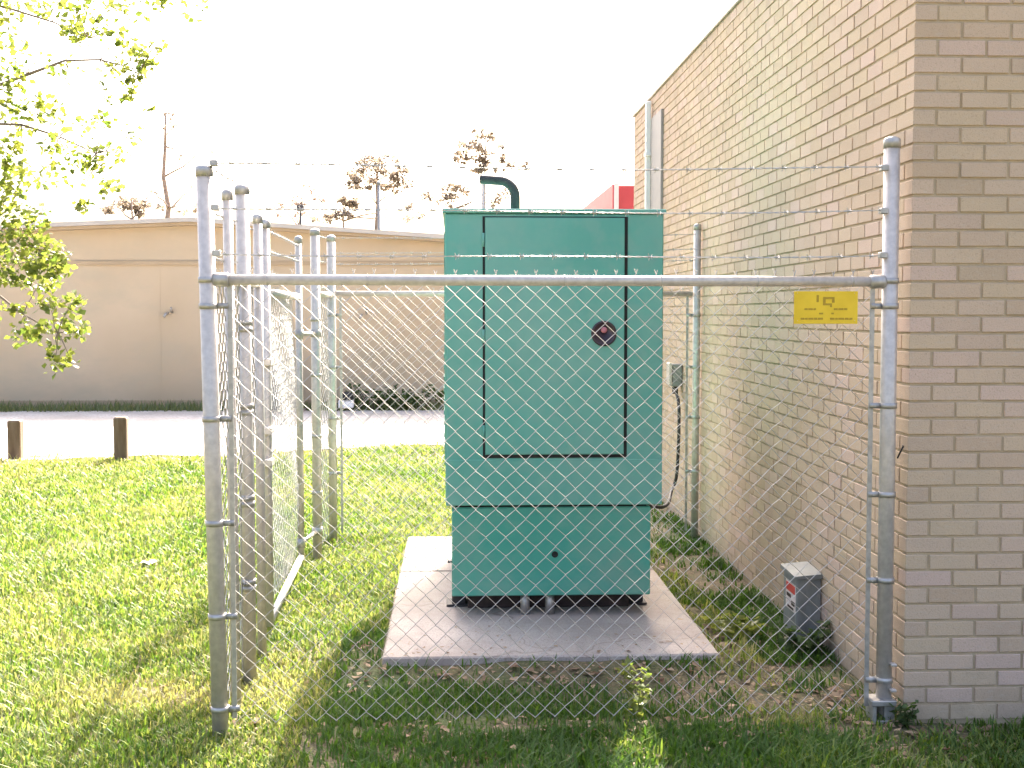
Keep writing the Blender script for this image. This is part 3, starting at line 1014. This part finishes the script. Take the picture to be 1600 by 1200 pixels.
# rear run
XR = at(1100, 490, Y=YR).x
rf = thing('chain_link_fence', 'rear chain link fence panel behind the green cabinet', 'fence', ((XL + XR) / 2, YR, 0), g_line)
post(rf, (XL, YR, 0), (XL, YR, at(516, 370, Y=YR).z), 0.031)
XR = min(XR, WX - 0.045)
post(rf, (XR, YR, 0), (XR + 0.004, YR, at(1102, 352, Y=YR).z), 0.027)
RZ = at(800, 459, Y=YR).z
MB().tube([(XL + 0.03, YR, RZ), (XR - 0.03, YR, RZ)], 0.0205, 14).build('top_rail', M['galv'], rf, True)
chain_mesh((XL + 0.06, YR + 0.02), (XR - 0.06, YR + 0.02), 0.03, RZ + 0.02).build('chain_link_mesh', M['galv_wire'], rf)
for xq, s in ((XL, 1), (XR, -1)):
    tension_bar(rf, xq + s * 0.065, YR + 0.004, 0.06, RZ - 0.02, (1, 0))
    for z in (1.65, 1.27, 0.9, 0.5):
        band(rf, (xq, YR, 0), (xq, YR, 2.2), z, 0.029, (s, 0))
for z in (at(560, 395, Y=YR).z + 0.0, at(560, 412, Y=YR).z - 0.0, at(560, 372, Y=YR).z):
    barbed((XL, YR - 0.02, z), (XR, YR - 0.02, z + 0.03), 0.015).build('barbed_wire', M['galv_wire'], rf)

# ------------------------------------------------------------------ yellow sign wired to the front fence
SY = FYR - 0.03
s0, s1 = at(1241, 455, Y=SY), at(1340, 506, Y=SY)
sg = thing('warning_sign', 'small yellow rectangular sign hung on the front fence beside the right post', 'sign', ((s0.x + s1.x) / 2, SY, s1.z))
MB().bbox(s0.x, s1.x, SY, SY + 0.004, s1.z, s0.z, 0.0012).build('plate', M['yellow'], sg)


def smark(px0, px1, py0, py1):
    a, b = at(px0, py0, Y=SY - 0.0012), at(px1, py1, Y=SY - 0.0012)
    return (a.x, b.x, SY - 0.0012, SY - 0.0004, b.z, a.z)


marks = [(1276, 1279.5, 461, 472), (1286, 1304, 464, 467.5), (1286, 1290, 467.6, 477), (1300, 1304, 467.6, 473), (1290.1, 1300, 474, 477),
         (1297, 1300, 477.1, 480)]
marks += [(x, x + w, 481.5, 484.5) for x, w in ((1257, 5), (1263, 7), (1271, 4), (1303, 6), (1310, 8), (1319, 5))]
marks += [(x, x + w, 488.5, 491) for x, w in ((1280, 6), (1299, 4))]
marks += [(x, x + w, 496.5, 499.5) for x, w in ((1251, 6), (1258, 4), (1263, 8), (1272, 5), (1278, 8), (1297, 7), (1305, 4), (1310, 9), (1320, 6), (1327, 5))]
mb = MB()
for m_ in marks:
    mb.box(*smark(*m_))
mb.build('print', M['yellow_print'], sg)
for px, py in ((1246, 459), (1335, 459), (1246, 502), (1335, 502)):
    a = at(px, py, Y=SY)
    MB().tube([(a.x, SY + 0.03, a.z), (a.x, SY - 0.004, a.z + 0.002), (a.x, SY + 0.03, a.z + 0.012)], 0.0015, 5).build('tie_wire', M['galv_wire'], sg)

# ------------------------------------------------------------------ grey junction box on the brick wall
bx0 = at(1245, 903, Y=6.2).x
jb = thing('junction_box', 'low grey electrical box with red label at the foot of the brick wall', 'electrical box', (bx0 + 0.06, 6.32, 0))
MB().bbox(bx0, WX - 0.003, 6.2, 6.45, 0.02, 0.350, 0.004).build('body', M['box_grey'], jb)
lid = MB()
x0, x1, ya, yb = bx0 - 0.014, WX - 0.002, 6.185, 6.465
lid.add([(x0, ya, 0.351), (x1, ya, 0.351), (x1, yb, 0.351), (x0, yb, 0.351), (x0, ya, 0.363), (x1, ya, 0.375), (x1, yb, 0.385), (x0, yb, 0.373)],
        [(3, 2, 1, 0), (4, 5, 6, 7), (0, 1, 5, 4), (1, 2, 6, 5), (2, 3, 7, 6), (3, 0, 4, 7)])
lid.build('lid', M['box_grey'], jb)
lx_ = bx0 - 0.0015
sticker = MB().box(lx_, bx0 - 0.0003, 6.215, 6.40, 0.17, 0.31).build('sticker', M['label_white'], jb)
MB().box(lx_ - 0.0015, lx_ - 0.0002, 6.225, 6.39, 0.262, 0.303).build('red_band', M['label_red'], sticker)
mb = MB()
mb.box(lx_ - 0.0015, lx_ - 0.0002, 6.30, 6.38, 0.232, 0.25)
mb.box(lx_ - 0.0015, lx_ - 0.0002, 6.23, 6.29, 0.20, 0.222)
mb.box(lx_ - 0.0015, lx_ - 0.0002, 6.25, 6.36, 0.178, 0.19)
mb.build('print', M['label_black'], sticker)
MB().tube([(WX - 0.03, 6.50, 0.0), (WX - 0.03, 6.50, 0.30), (WX - 0.03, 6.46, 0.33)], 0.014, 8).build('conduit', M['galv_dark'], jb, True)

# ------------------------------------------------------------------ outlet box on the long wall with its cable
ob = at(1057, 586, X=WX - 0.04)
pm = ob.y / FPX
outl = thing('outlet_box', 'small grey outlet box on the brick wall behind the rear fence', 'electrical box', (WX, ob.y, ob.z))
MB().bbox(WX - 0.085, WX - 0.003, ob.y - 0.06, ob.y + 0.06, ob.z - 0.09, ob.z + 0.09, 0.008).build('body', M['box_grey'], outl)
MB().bbox(WX - 0.11, WX - 0.086, ob.y - 0.07, ob.y + 0.07, ob.z - 0.075, ob.z + 0.10, 0.005).build('cover', M['galv'], outl)
MB().tube([(WX - 0.05, ob.y, ob.z - 0.09), (WX - 0.05, ob.y, ob.z - 0.15)], 0.024, 10).build('cable_gland', M['rubber'], outl, True)
c0, c1, c2 = at(1061, 640, X=WX - 0.05), at(1058, 735, X=WX - 0.06), at(1050, 765, Y=9.9)
c3 = at(1036, 792, Y=9.0)
cab = [Vector((WX - 0.05, ob.y, ob.z - 0.12)), c0, c1, c2, c3, Vector((1.13, 8.5, 0.42)), Vector((1.06, 8.2, 0.5))]
smooth_pts = []
for i in range(len(cab) - 1):
    pa, pb, pc, pd = cab[max(i - 1, 0)], cab[i], cab[i + 1], cab[min(i + 2, len(cab) - 1)]
    for k in range(8):
        u = k / 8
        smooth_pts.append(0.5 * ((2 * pb) + (pc - pa) * u + (2 * pa - 5 * pb + 4 * pc - pd) * u * u + (3 * pb - pa - 3 * pc + pd) * u ** 3))
smooth_pts.append(cab[-1])
cb = MB().tube(smooth_pts, 0.013, 8).build('power_cable', M['rubber'], smooth=True)
tag(cb, 'black power cable drooping from the wall outlet to the green cabinet', 'cable')

# ------------------------------------------------------------------ trees
def limb(mb, a, b, r0, r1, wob=0.1, n=6, sides=7):
    a, b = Vector(a), Vector(b)
    L = (b - a).length
    pts = []
    w1 = Vector((random.gauss(0, 1), random.gauss(0, 1), random.gauss(0, 1)))
    w2 = Vector((random.gauss(0, 1), random.gauss(0, 1), random.gauss(0, 1))) * 0.45
    for k in range(n + 1):
        u = k / n
        j = (w1 * math.sin(2.2 * math.pi * u) + w2 * math.sin(5.1 * math.pi * u + 1.3)) * wob * L * 0.10 * math.sin(math.pi * u)
        pts.append(a.lerp(b, u) + j + Vector((0, 0, 0.05 * L * math.sin(math.pi * u))))
    mb.tube(pts, [r0 + (r1 - r0) * k / n for k in range(n + 1)], sides)
    return pts


# near tree: its trunk stands left of the frame, the boughs hang into the picture
TX, TY = -5.6, 9.3
tree = thing('leafy_tree', 'leafy broadleaf tree overhanging from the left edge, bright sunlit leaves', 'tree', (TX, TY, 0))
tk = MB()
trunk_pts = [(TX, TY, -0.1), (TX + 0.03, TY, 0.6), (TX - 0.02, TY + 0.05, 1.8), (TX + 0.1, TY, 3.2), (TX + 0.05, TY + 0.1, 4.8), (TX + 0.2, TY, 6.3)]
tk.tube(trunk_pts, [0.22, 0.17, 0.15, 0.13, 0.09, 0.04], 12)
tk.build('trunk', M['bark'], tree, True)
limbs, crown = MB(), MB()
# (px, py, depth, half width px, half height px, leaves)
CL = [
    (0, 25, 9.0, 26, 40, 46), (20, 90, 9.3, 30, 28, 26), (60, 10, 9.1, 40, 16, 22), (105, 15, 8.8, 30, 18, 30), (130, 40, 9.1, 26, 26, 44),
    (118, 50, 8.7, 18, 16, 26), (165, 12, 9.0, 26, 14, 14), (190, 5, 9.3, 26, 9, 18), (255, 5, 9.0, 20, 9, 12), (318, 6, 9.2, 12, 6, 6), (215, 30, 9.2, 14, 12, 6),
    (290, 22, 9.0, 20, 8, 5), (185, 60, 8.9, 22, 16, 20), (205, 75, 9.1, 20, 14, 26), (225, 95, 9.0, 18, 16, 34), (175, 105, 9.2, 18, 14, 16), (205, 120, 8.9, 14, 18, 30),
    (200, 150, 9.1, 10, 14, 18), (235, 168, 9.2, 12, 6, 6), (245, 72, 8.9, 12, 10, 10), (165, 145, 9.0, 10, 14, 8), (50, 90, 8.9, 30, 22, 16), (110, 110, 9.3, 22, 18, 16),
    (15, 135, 9.0, 20, 22, 34), (45, 165, 8.9, 34, 16, 44), (85, 175, 9.2, 18, 14, 18), (20, 195, 9.1, 22, 12, 14), (65, 200, 9.0, 34, 12, 14), (160, 190, 9.0, 18, 12, 16), (130, 200, 9.3, 14, 14, 10),
    (85, 228, 8.8, 20, 12, 20), (145, 235, 9.0, 30, 14, 26), (185, 236, 9.1, 22, 8, 12), (205, 210, 9.2, 16, 12, 10), (105, 255, 9.0, 30, 14, 20), (150, 258, 8.9, 14, 12, 16),
    (20, 235, 8.9, 24, 22, 44), (30, 275, 9.0, 34, 18, 52), (70, 285, 9.2, 20, 10, 12), (120, 280, 9.0, 34, 14, 14), (170, 295, 9.1, 16, 14, 18), (130, 325, 8.8, 10, 9, 12),
    (10, 310, 8.9, 26, 24, 60), (55, 345, 9.0, 18, 18, 44), (20, 360, 8.8, 30, 26, 84), (55, 385, 9.0, 26, 18, 62), (85, 395, 8.9, 16, 18, 34), (25, 405, 9.0, 34, 16, 74),
    (70, 415, 8.8, 30, 16, 66), (90, 425, 8.9, 16, 14, 26), (20, 435, 8.9, 26, 12, 40), (60, 445, 9.0, 26, 10, 34), (20, 482, 8.9, 18, 8, 18), (75, 475, 8.8, 18, 10, 26),
    (110, 475, 8.9, 16, 14, 30), (50, 515, 8.8, 26, 12, 44), (95, 510, 8.9, 20, 14, 34), (122, 515, 9.0, 14, 12, 26), (40, 530, 8.9, 20, 8, 14), (85, 565, 8.8, 14, 14, 26), (110, 560, 8.9, 8, 14, 14),
    (90, 540, 8.9, 10, 10, 8), (-50, 60, 9.2, 60, 80, 120), (-50, 230, 9.0, 55, 80, 140), (-40, 380, 9.0, 50, 70, 150), (-150, 150, 9.2, 90, 150, 300), (-140, 400, 9.1, 80, 110, 240), (-60, 480, 9.0, 50, 40, 80),
    (-200, -120, 9.2, 200, 120, 400), (40, -90, 9.0, 160, 70, 260), (200, -70, 9.1, 90, 40, 90),
]
forks = [Vector((TX + 0.1, TY, 3.0)), Vector((TX + 0.05, TY, 2.6)), Vector((TX + 0.05, TY + 0.05, 4.4)), Vector((TX + 0.1, TY, 3.7))]
mains = []
for (px, py, d, f) in ((140, 60, 9.05, 2), (220, 110, 9.0, 3), (150, 240, 9.0, 3), (60, 390, 8.9, 0), (90, 520, 8.85, 1), (60, 180, 9.0, 3), (240, -60, 9.1, 2)):
    mains.append(limb(limbs, forks[f], at(px, py, Y=d), 0.035, 0.004, 0.5, 12, 6))
allm = [p for m_ in mains for p in m_]
for (px, py, d, hw, hh, nl) in CL:
    c = at(px, py, Y=d)
    s = d / FPX
    if px > -40 and py > -40:
        q = min(allm, key=lambda p: (p - c).length + (0.15 if p.z < c.z - 0.4 else 0))
        limb(limbs, q, c, 0.005, 0.002, 0.5, 4, 5)
    nl = int(nl * (1.7 if px > -40 else 0.8))
    leaf_cloud(crown, c, (hw * s * 1.35, max(hw, hh) * s * 1.0, hh * s * 1.35), nl, 0.054, 1.2)
limbs.build('limbs', M['bark_pale'], tree, True)
crown.build('crown', M['leaf'], tree)


def far_tree(name, label, px, top_py, Y, clumps, leafm, trunk_w=0.13, lean=0.0, leaf=0.15, bend=None):
    base = at(px, 520, Y=Y)
    base.z = 0
    t = thing(name, label, 'tree', (base.x, Y, 0), 'trees on the skyline behind the tan building')
    top = at(px + lean, top_py, Y=Y)
    mb = MB()
    n = 8
    pts = [base.lerp(top, k / n) + Vector((random.gauss(0, 0.05), random.gauss(0, 0.05), 0)) * (k > 0) for k in range(n + 1)]
    mb.tube(pts, [trunk_w * (1 - 0.8 * k / n) for k in range(n + 1)], 8)
    mb.build('trunk', M['bark_pale'], t, True)
    lm, cr = MB(), MB()
    for (cx, cy, hw, hh, nl) in clumps:
        c = at(cx, cy, Y=Y + random.uniform(-0.8, 0.8))
        s = Y / FPX
        q = min(pts[2:], key=lambda p: (p - c).length + (0.3 if p.z > c.z else 0))
        limb(lm, q, c, 0.035, 0.012, 0.4, 5, 5)
        k = max(4, nl // 14)
        for _ in range(k):     # separate tufts with gaps
            cc = c + Vector((random.uniform(-1, 1) * hw * s, random.uniform(-1, 1) * hw * s, random.uniform(-1, 1) * hh * s))
            leaf_cloud(cr, cc, (hw * s * 0.5, hw * s * 0.5, hh * s * 0.45), int(nl * 1.9) // k, leaf, 1.2)
    lm.build('limbs', M['bark_pale'], t, True)['kind'] = 'stuff'
    cr.build('crown', leafm, t)
    return t


far_tree('pine_tree', 'brown round crowned pine above the tan roof left of the exhaust pipe', 588, 243, 55,
         [(590, 250, 30, 9, 160), (560, 275, 22, 11, 170), (600, 265, 24, 9, 110), (622, 272, 16, 16, 150), (545, 285, 14, 8, 60), (618, 295, 18, 7, 110), (565, 292, 14, 6, 60), (585, 285, 20, 8, 50)], M['leaf_dark'], 0.14)
far_tree('pine_tree', 'tallest sparse pine crown above the exhaust pipe', 756, 212, 62,
         [(760, 215, 24, 9, 60), (740, 232, 22, 10, 90), (758, 240, 18, 12, 90), (780, 225, 16, 12, 50), (722, 248, 12, 10, 60), (760, 262, 14, 8, 50), (793, 252, 12, 10, 60), (818, 262, 12, 10, 26), (745, 262, 18, 6, 36)], M['leaf_dark'], 0.13, leaf=0.2)
far_tree('pine_tree', 'low brown crown just left of the exhaust pipe on the skyline', 706, 295, 58,
         [(712, 300, 18, 10, 140), (700, 305, 12, 7, 60), (670, 308, 10, 8, 40), (690, 312, 10, 6, 20), (775, 315, 10, 14, 60), (790, 300, 8, 10, 20)], M['leaf_dark'], 0.1)
far_tree('pine_tree', 'small brown tree low over the roof left of the thin blue pole', 538, 315, 50,
         [(540, 322, 18, 9, 150), (512, 342, 20, 5, 80), (530, 335, 16, 7, 60), (640, 344, 14, 5, 20), (650, 332, 14, 10, 40)], M['leaf_dark'], 0.1)
far_tree('bare_tree', 'pale pinkish bare tree behind the floodlight on the roofline', 470, 290, 60,
         [(455, 312, 16, 10, 36), (480, 300, 20, 12, 26), (440, 325, 8, 12, 20), (495, 312, 12, 12, 14), (460, 330, 16, 8, 26)], M['leaf_pale'], 0.07, leaf=0.16)
far_tree('slender_tree', 'tall thin bare trunk rising over the tan roof at left', 267, 178, 42,
         [(256, 182, 6, 4, 6), (262, 195, 8, 5, 8), (272, 180, 8, 4, 5), (280, 240, 8, 6, 5), (240, 300, 10, 10, 5), (335, 238, 10, 5, 4), (300, 300, 12, 8, 4), (280, 325, 30, 6, 36)], M['leaf_dark'], 0.16, -8, leaf=0.14)
far_tree('low_tree', 'low dark tree top just over the tan roof near the overhanging leaves', 205, 312, 48,
         [(205, 318, 26, 7, 170), (180, 328, 22, 5, 90), (225, 328, 14, 8, 70)], M['leaf_dark'], 0.12)

# ------------------------------------------------------------------ poles and roofline floodlight
for (px, tp, Y, r, lab) in ((593, 288, 45, 0.055, 'thin blue grey pole on the skyline in front of the round pine'),
                            (755, 282, 45, 0.05, 'thin blue grey pole just left of the exhaust elbow')):
    b = at(px, 500, Y=Y)
    t = thing('utility_pole', lab, 'pole', (b.x, Y, 0), 'thin poles on the skyline')
    tz = at(px, tp, Y=Y).z
    MB().tube([(b.x, Y, -0.2), (b.x, Y, tz)], [r * 1.2, r * 0.8], 10).build('shaft', M['pole_blue'], t, True)
    MB().lathe((b.x, Y, tz), [(r * 1.3, 0), (r * 1.3, 0.06), (0.01, 0.1)], 10).build('cap', M['pole_blue'], t, True)
b = at(470, 360, Y=FB + 2.0)
fl = thing('floodlight', 'black floodlight on a short mast above the tan roof', 'floodlight', (b.x, FB + 2.0, 3.2))
tz = at(470, 330, Y=FB + 2).z
MB().tube([(b.x, FB + 2.0, 3.1), (b.x, FB + 2.0, tz)], 0.018, 8).build('mast', M['black_pipe'], fl, True)
MB().bbox(b.x - 0.07, b.x + 0.065, FB + 1.92, FB + 2.06, tz, tz + 0.115, 0.012).build('lamp_head', M['black_pipe'], fl)

# ------------------------------------------------------------------ lawn
def lawn_points(n, x0, x1, y0, y1, power=1.6):
    """more blades close to the camera"""
    u = rng.random(n)
    a = 1 - power
    y = (y0 ** a + u * (y1 ** a - y0 ** a)) ** (1 / a)
    x = x0 + rng.random(n) * (x1 - x0)
    return x, y


def in_view(x, y, pad=1.2):
    return (x > -0.372 * y - pad) & (x < 0.46 * y + 0.6)


n0 = 700000
gx_, gy_ = lawn_points(n0, -8.2, 3.6, 3.6, 17.6, 1.35)
ok = in_view(gx_, gy_)
ok &= ~((gx_ > PAD[0] - 0.01) & (gx_ < PAD[1] + 0.01) & (gy_ > PAD[2] - 0.02) & (gy_ < PAD[3] + 0.02))
ok &= ~((gx_ > WX - 0.01) & (gy_ > WY - 0.012))
ok &= gy_ < lot_edge(gx_) + rng.normal(0, 0.22, n0)
patch = vnoise(gx_, gy_, 0.7, 21) * 0.6 + vnoise(gx_, gy_, 0.22, 22) * 0.4
prob = np.clip(0.75 + (patch - 0.45) * 1.4, 0.25, 1.0)


def blob(cx, cy, rx, ry, amt):
    d = np.sqrt(((gx_ - cx) / rx) ** 2 + ((gy_ - cy) / ry) ** 2)
    return 1 - amt * np.clip(1.5 - d, 0, 1)


prob *= blob(0.45, 5.72, 0.95, 0.13, 0.95)      # bare strip in front of the slab
prob *= blob(0.3, 5.07, 0.8, 0.09, 0.7)        # under the fence
prob *= blob(1.5, 5.35, 0.35, 0.32, 0.72)       # worn soil by the right post
prob *= blob(2.2, 4.96, 0.8, 0.10, 0.7)
prob *= blob(-0.42, 6.0, 0.10, 0.25, 0.7)
prob *= blob(-1.3, 5.55, 0.28, 0.16, 0.45)
prob *= np.where((gx_ > 1.25) & (gy_ > 5.2) & (gy_ < 13), np.clip(3.2 * (vnoise(gx_, gy_, 0.22, 71) - 0.33), 0.08, 0.8), 1.0)
prob *= np.where((gx_ > -0.5) & (gx_ < 1.25) & (gy_ > 5.0) & (gy_ < 5.85), np.clip(2.6 * (vnoise(gx_, gy_, 0.2, 72) - 0.2), 0.15, 1.0), 1.0)
shade_worn = (gy_ < 5.0) & (gx_ > -0.6)
prob *= np.where(shade_worn, np.clip(0.25 + 2.4 * (vnoise(gx_, gy_, 0.33, 61) * 0.6 + vnoise(gx_, gy_, 0.11, 62) * 0.4 - 0.3), 0.12, 1.0), 1.0)
ok &= rng.random(n0) < prob
gx_, gy_, patch = gx_[ok], gy_[ok], patch[ok]
n = len(gx_)
gz_ = ground_z(gx_, gy_)
far = np.clip((gy_ - 5) / 9, 0, 1)
hgt = rng.uniform(0.018, 0.046, n) * (0.75 + 0.6 * vnoise(gx_, gy_, 0.35, 31)) * (1 + 0.15 * far)
near_front = (gy_ < 4.98) & (gx_ > -0.6)
hgt[near_front] *= 1.05 + 0.7 * vnoise(gx_[near_front], gy_[near_front], 0.3, 63)
hgt[(gx_ > 1.3) & (gy_ > 5.3)] *= 1.35
tall = rng.random(n) < 0.015
hgt[tall] *= 1.9
wid = rng.uniform(0.0024, 0.0052, n) * (1 + 0.8 * far)
yaw = rng.uniform(0, 2 * np.pi, n)
lean = rng.uniform(0.1, 1.1, n) * hgt * 1.15
cx_, sx_ = np.cos(yaw), np.sin(yaw)
dirx, diry = cx_, sx_
px_b, py_b = -sx_, cx_
V = np.zeros((n, 5, 3), np.float32)
V[:, 0] = np.stack([gx_ - px_b * wid, gy_ - py_b * wid, gz_ - 0.004], 1)
V[:, 1] = np.stack([gx_ + px_b * wid, gy_ + py_b * wid, gz_ - 0.004], 1)
mx_, my_ = gx_ + dirx * lean * 0.35, gy_ + diry * lean * 0.35
V[:, 2] = np.stack([mx_ + px_b * wid * 0.8, my_ + py_b * wid * 0.8, gz_ + hgt * 0.62], 1)
V[:, 3] = np.stack([mx_ - px_b * wid * 0.8, my_ - py_b * wid * 0.8, gz_ + hgt * 0.62], 1)
V[:, 4] = np.stack([gx_ + dirx * lean, gy_ + diry * lean, gz_ + hgt * 0.95], 1)
dry_light = vnoise(gx_, gy_, 1.3, 41) * 0.25 + vnoise(gx_, gy_, 0.4, 42) * 0.2 + rng.random(n) * 0.55 + 0.12
dry_light += 0.35 * np.exp(-(((gx_ + 1.3) / 0.4) ** 2 + ((gy_ - 5.5) / 0.22) ** 2)) + 0.22 * np.exp(-(((gx_ + 0.75) / 0.2) ** 2 + ((gy_ - 5.6) / 0.6) ** 2))
dry_light += 0.25 * ((gx_ > 1.2) & (gx_ < 1.5) & (gy_ > 5.0) & (gy_ < 7)) + 0.25 * np.exp(-((gy_ - lot_edge(gx_)) / 0.6) ** 2)  # pale strip by the slab imitates a lit band; lot edge is dry
dry_light += 0.5 * np.exp(-(((gx_ - 0.68) / 0.14) ** 2 + ((gy_ - 4.75) / 0.4) ** 2))  # yellower blades paint extra brightness into the sunlit gap
dry_light -= (0.42 * vnoise(gx_, gy_, 0.25, 64)) * near_front + 0.34 * ((gx_ > -0.55 - 0.0 * gy_) & (gy_ < 6.4) & (gx_ < 1.2)) + 0.38 * ((gx_ > 1.45) & (gy_ > 5.3)) + 0.1 * ((gx_ > 1.2) & (gy_ > 5.4))  # darker green painted in where the ground lies in shade
f = np.clip((dry_light - 0.36) / 0.55, 0, 1)[:, None]
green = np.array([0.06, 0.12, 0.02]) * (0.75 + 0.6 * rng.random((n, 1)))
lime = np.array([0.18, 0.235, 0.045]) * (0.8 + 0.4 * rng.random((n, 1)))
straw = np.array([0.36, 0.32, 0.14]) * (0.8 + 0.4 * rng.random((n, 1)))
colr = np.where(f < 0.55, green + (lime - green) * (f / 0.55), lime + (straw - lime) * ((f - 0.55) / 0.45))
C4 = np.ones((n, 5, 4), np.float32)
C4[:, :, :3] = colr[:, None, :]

me = bpy.data.meshes.new('grass')
me.vertices.add(n * 5)
me.vertices.foreach_set('co', V.ravel())
base_i = (np.arange(n, dtype=np.int32) * 5)[:, None]
loops = np.concatenate([base_i + np.array([[0, 1, 2, 3]], np.int32), base_i + np.array([[3, 2, 4]], np.int32)], 1).ravel()
me.loops.add(n * 7)
me.loops.foreach_set('vertex_index', loops)
me.polygons.add(n * 2)
starts = (np.arange(n, dtype=np.int32) * 7)[:, None] + np.array([[0, 4]], np.int32)
me.polygons.foreach_set('loop_start', starts.ravel())
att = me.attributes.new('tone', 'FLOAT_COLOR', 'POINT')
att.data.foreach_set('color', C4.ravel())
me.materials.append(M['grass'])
me.update(calc_edges=True)
grass = bpy.data.objects.new('grass', me)
COL.objects.link(grass)
grass['kind'] = 'stuff'
tag(grass, 'short mown lawn grass around and inside the fence', 'grass')

# rank grass along the foot of the far wall
mb = MB()
for _ in range(5200):
    x, y = random.uniform(-11.5, 2.2), random.uniform(21.75, 22.6)
    h = random.uniform(0.06, 0.2)
    a = random.uniform(0, 6.28)
    w = 0.012
    mb.add([(x - w * math.sin(a), y + w * math.cos(a), 0), (x + w * math.sin(a), y - w * math.cos(a), 0),
            (x + 0.6 * h * math.cos(a), y + 0.6 * h * math.sin(a), h)], [(0, 1, 2)])
gs = mb.build('grass_verge', M['verge'])
gs['kind'] = 'stuff'
tag(gs, 'rank dark grass strip along the foot of the tan wall', 'grass')

# dead leaves and thatch
mb = MB()
for (cx, cy, rx, ry, k) in ((0.4, 5.72, 0.9, 0.12, 200), (1.5, 5.35, 0.3, 0.3, 150), (1.45, 6.6, 0.25, 1.2, 170), (0.3, 5.02, 1.0, 0.1, 120), (2.2, 4.9, 0.7, 0.15, 90), (-0.8, 5.1, 0.12, 0.15, 30), (-0.42, 6.0, 0.12, 0.4, 50), (1.0, 4.75, 1.3, 0.25, 200), (1.9, 4.7, 0.7, 0.3, 120), (-1.8, 6.5, 1.5, 1.8, 90)):
    for _ in range(k):
        x, y = random.gauss(cx, rx * 0.55), random.gauss(cy, ry * 0.6)
        if x > WX - 0.02 and y > WY - 0.03:
            continue
        if PAD[0] - 0.02 < x < PAD[1] + 0.02 and PAD[2] - 0.03 < y < PAD[3]:
            continue
        z = float(ground_z(np.array([x]), np.array([y]))[0]) + 0.008
        leaf_cloud(mb, (x, y, z + random.uniform(0, 0.012)), (0.001, 0.001, 0.001), 1, random.uniform(0.018, 0.05), 0.35)
for _ in range(70):
    x, y = random.uniform(PAD[0] + 0.02, PAD[1] - 0.02), PAD[2] + 0.02 + abs(random.gauss(0, 0.25))
    leaf_cloud(mb, (x, y, PZ + 0.003), (0.001, 0.001, 0.001), 1, random.uniform(0.008, 0.03), 0.15)
ll = mb.build('leaf_litter', M['litter'])
ll['kind'] = 'stuff'
tag(ll, 'brown dead leaves scattered on the worn soil', 'leaves')


def weed(name, label, x, y, h, nleaf, spread, size, m='weed'):
    z = float(ground_z(np.array([x]), np.array([y]))[0])
    t = thing(name, label, 'weed', (x, y, z))
    st, lv = MB(), MB()
    for k in range(5):
        a = random.uniform(0, 6.28)
        hh = h * random.uniform(0.55, 1.0)
        tip = Vector((x + spread * 0.5 * math.cos(a), y + spread * 0.5 * math.sin(a), z + hh))
        pts = limb(st, (x, y, z - 0.01), tip, 0.003, 0.0015, 0.3, 5, 5)
        for p in pts[1:]:
            leaf_cloud(lv, p, (spread * 0.25, spread * 0.25, 0.015), nleaf // 25, size, 1.0)
    st.build('stem', M[m], t, True)
    lv.build('leaves', M[m], t)
    return t


w0 = at(992, 1128, Z=0)
weed('tall_weed', 'tall pale sunlit weed growing at the front fence below the cabinet', w0.x, w0.y, 0.25, 130, 0.09, 0.034)
w1 = at(1400, 1122, Z=0)
weed('wall_weed', 'dark green weed tucked between the right post and the brick corner', w1.x - 0.005, WY - 0.05, 0.10, 100, 0.07, 0.03, 'shrub')
w2 = at(1135, 1000, Z=0)
weed('pad_weed', 'yellowish weed at the right front corner of the concrete slab', w2.x + 0.03, w2.y, 0.11, 250, 0.24, 0.045)  # pale weed added to hint at the bright strip by the slab
w3 = at(1300, 985, Z=0)
weed('box_weed', 'dark green weed in front of the grey electrical box', 1.70, 6.08, 0.16, 200, 0.22, 0.045, 'shrub')

# scraps on the grass
for (px, py, s, lab) in ((233, 880, 0.045, 'white scrap of paper on the sunlit lawn left of the fence'),):
    c = at(px, py, Z=0.03)
    mb = MB()
    k = 5
    vs = [(c.x + (i / (k - 1) - 0.5) * 2 * s, c.y + (j / (k - 1) - 0.5) * 2.6 * s, 0.036 + 0.010 * math.sin(i * 1.7 + j) + 0.006 * math.cos(j * 2.1))
          for j in range(k) for i in range(k)]
    mb.add(vs, [(j * k + i, j * k + i + 1, (j + 1) * k + i + 1, (j + 1) * k + i) for j in range(k - 1) for i in range(k - 1)])
    tag(mb.build('paper_scrap', M['paper']), lab, 'paper')
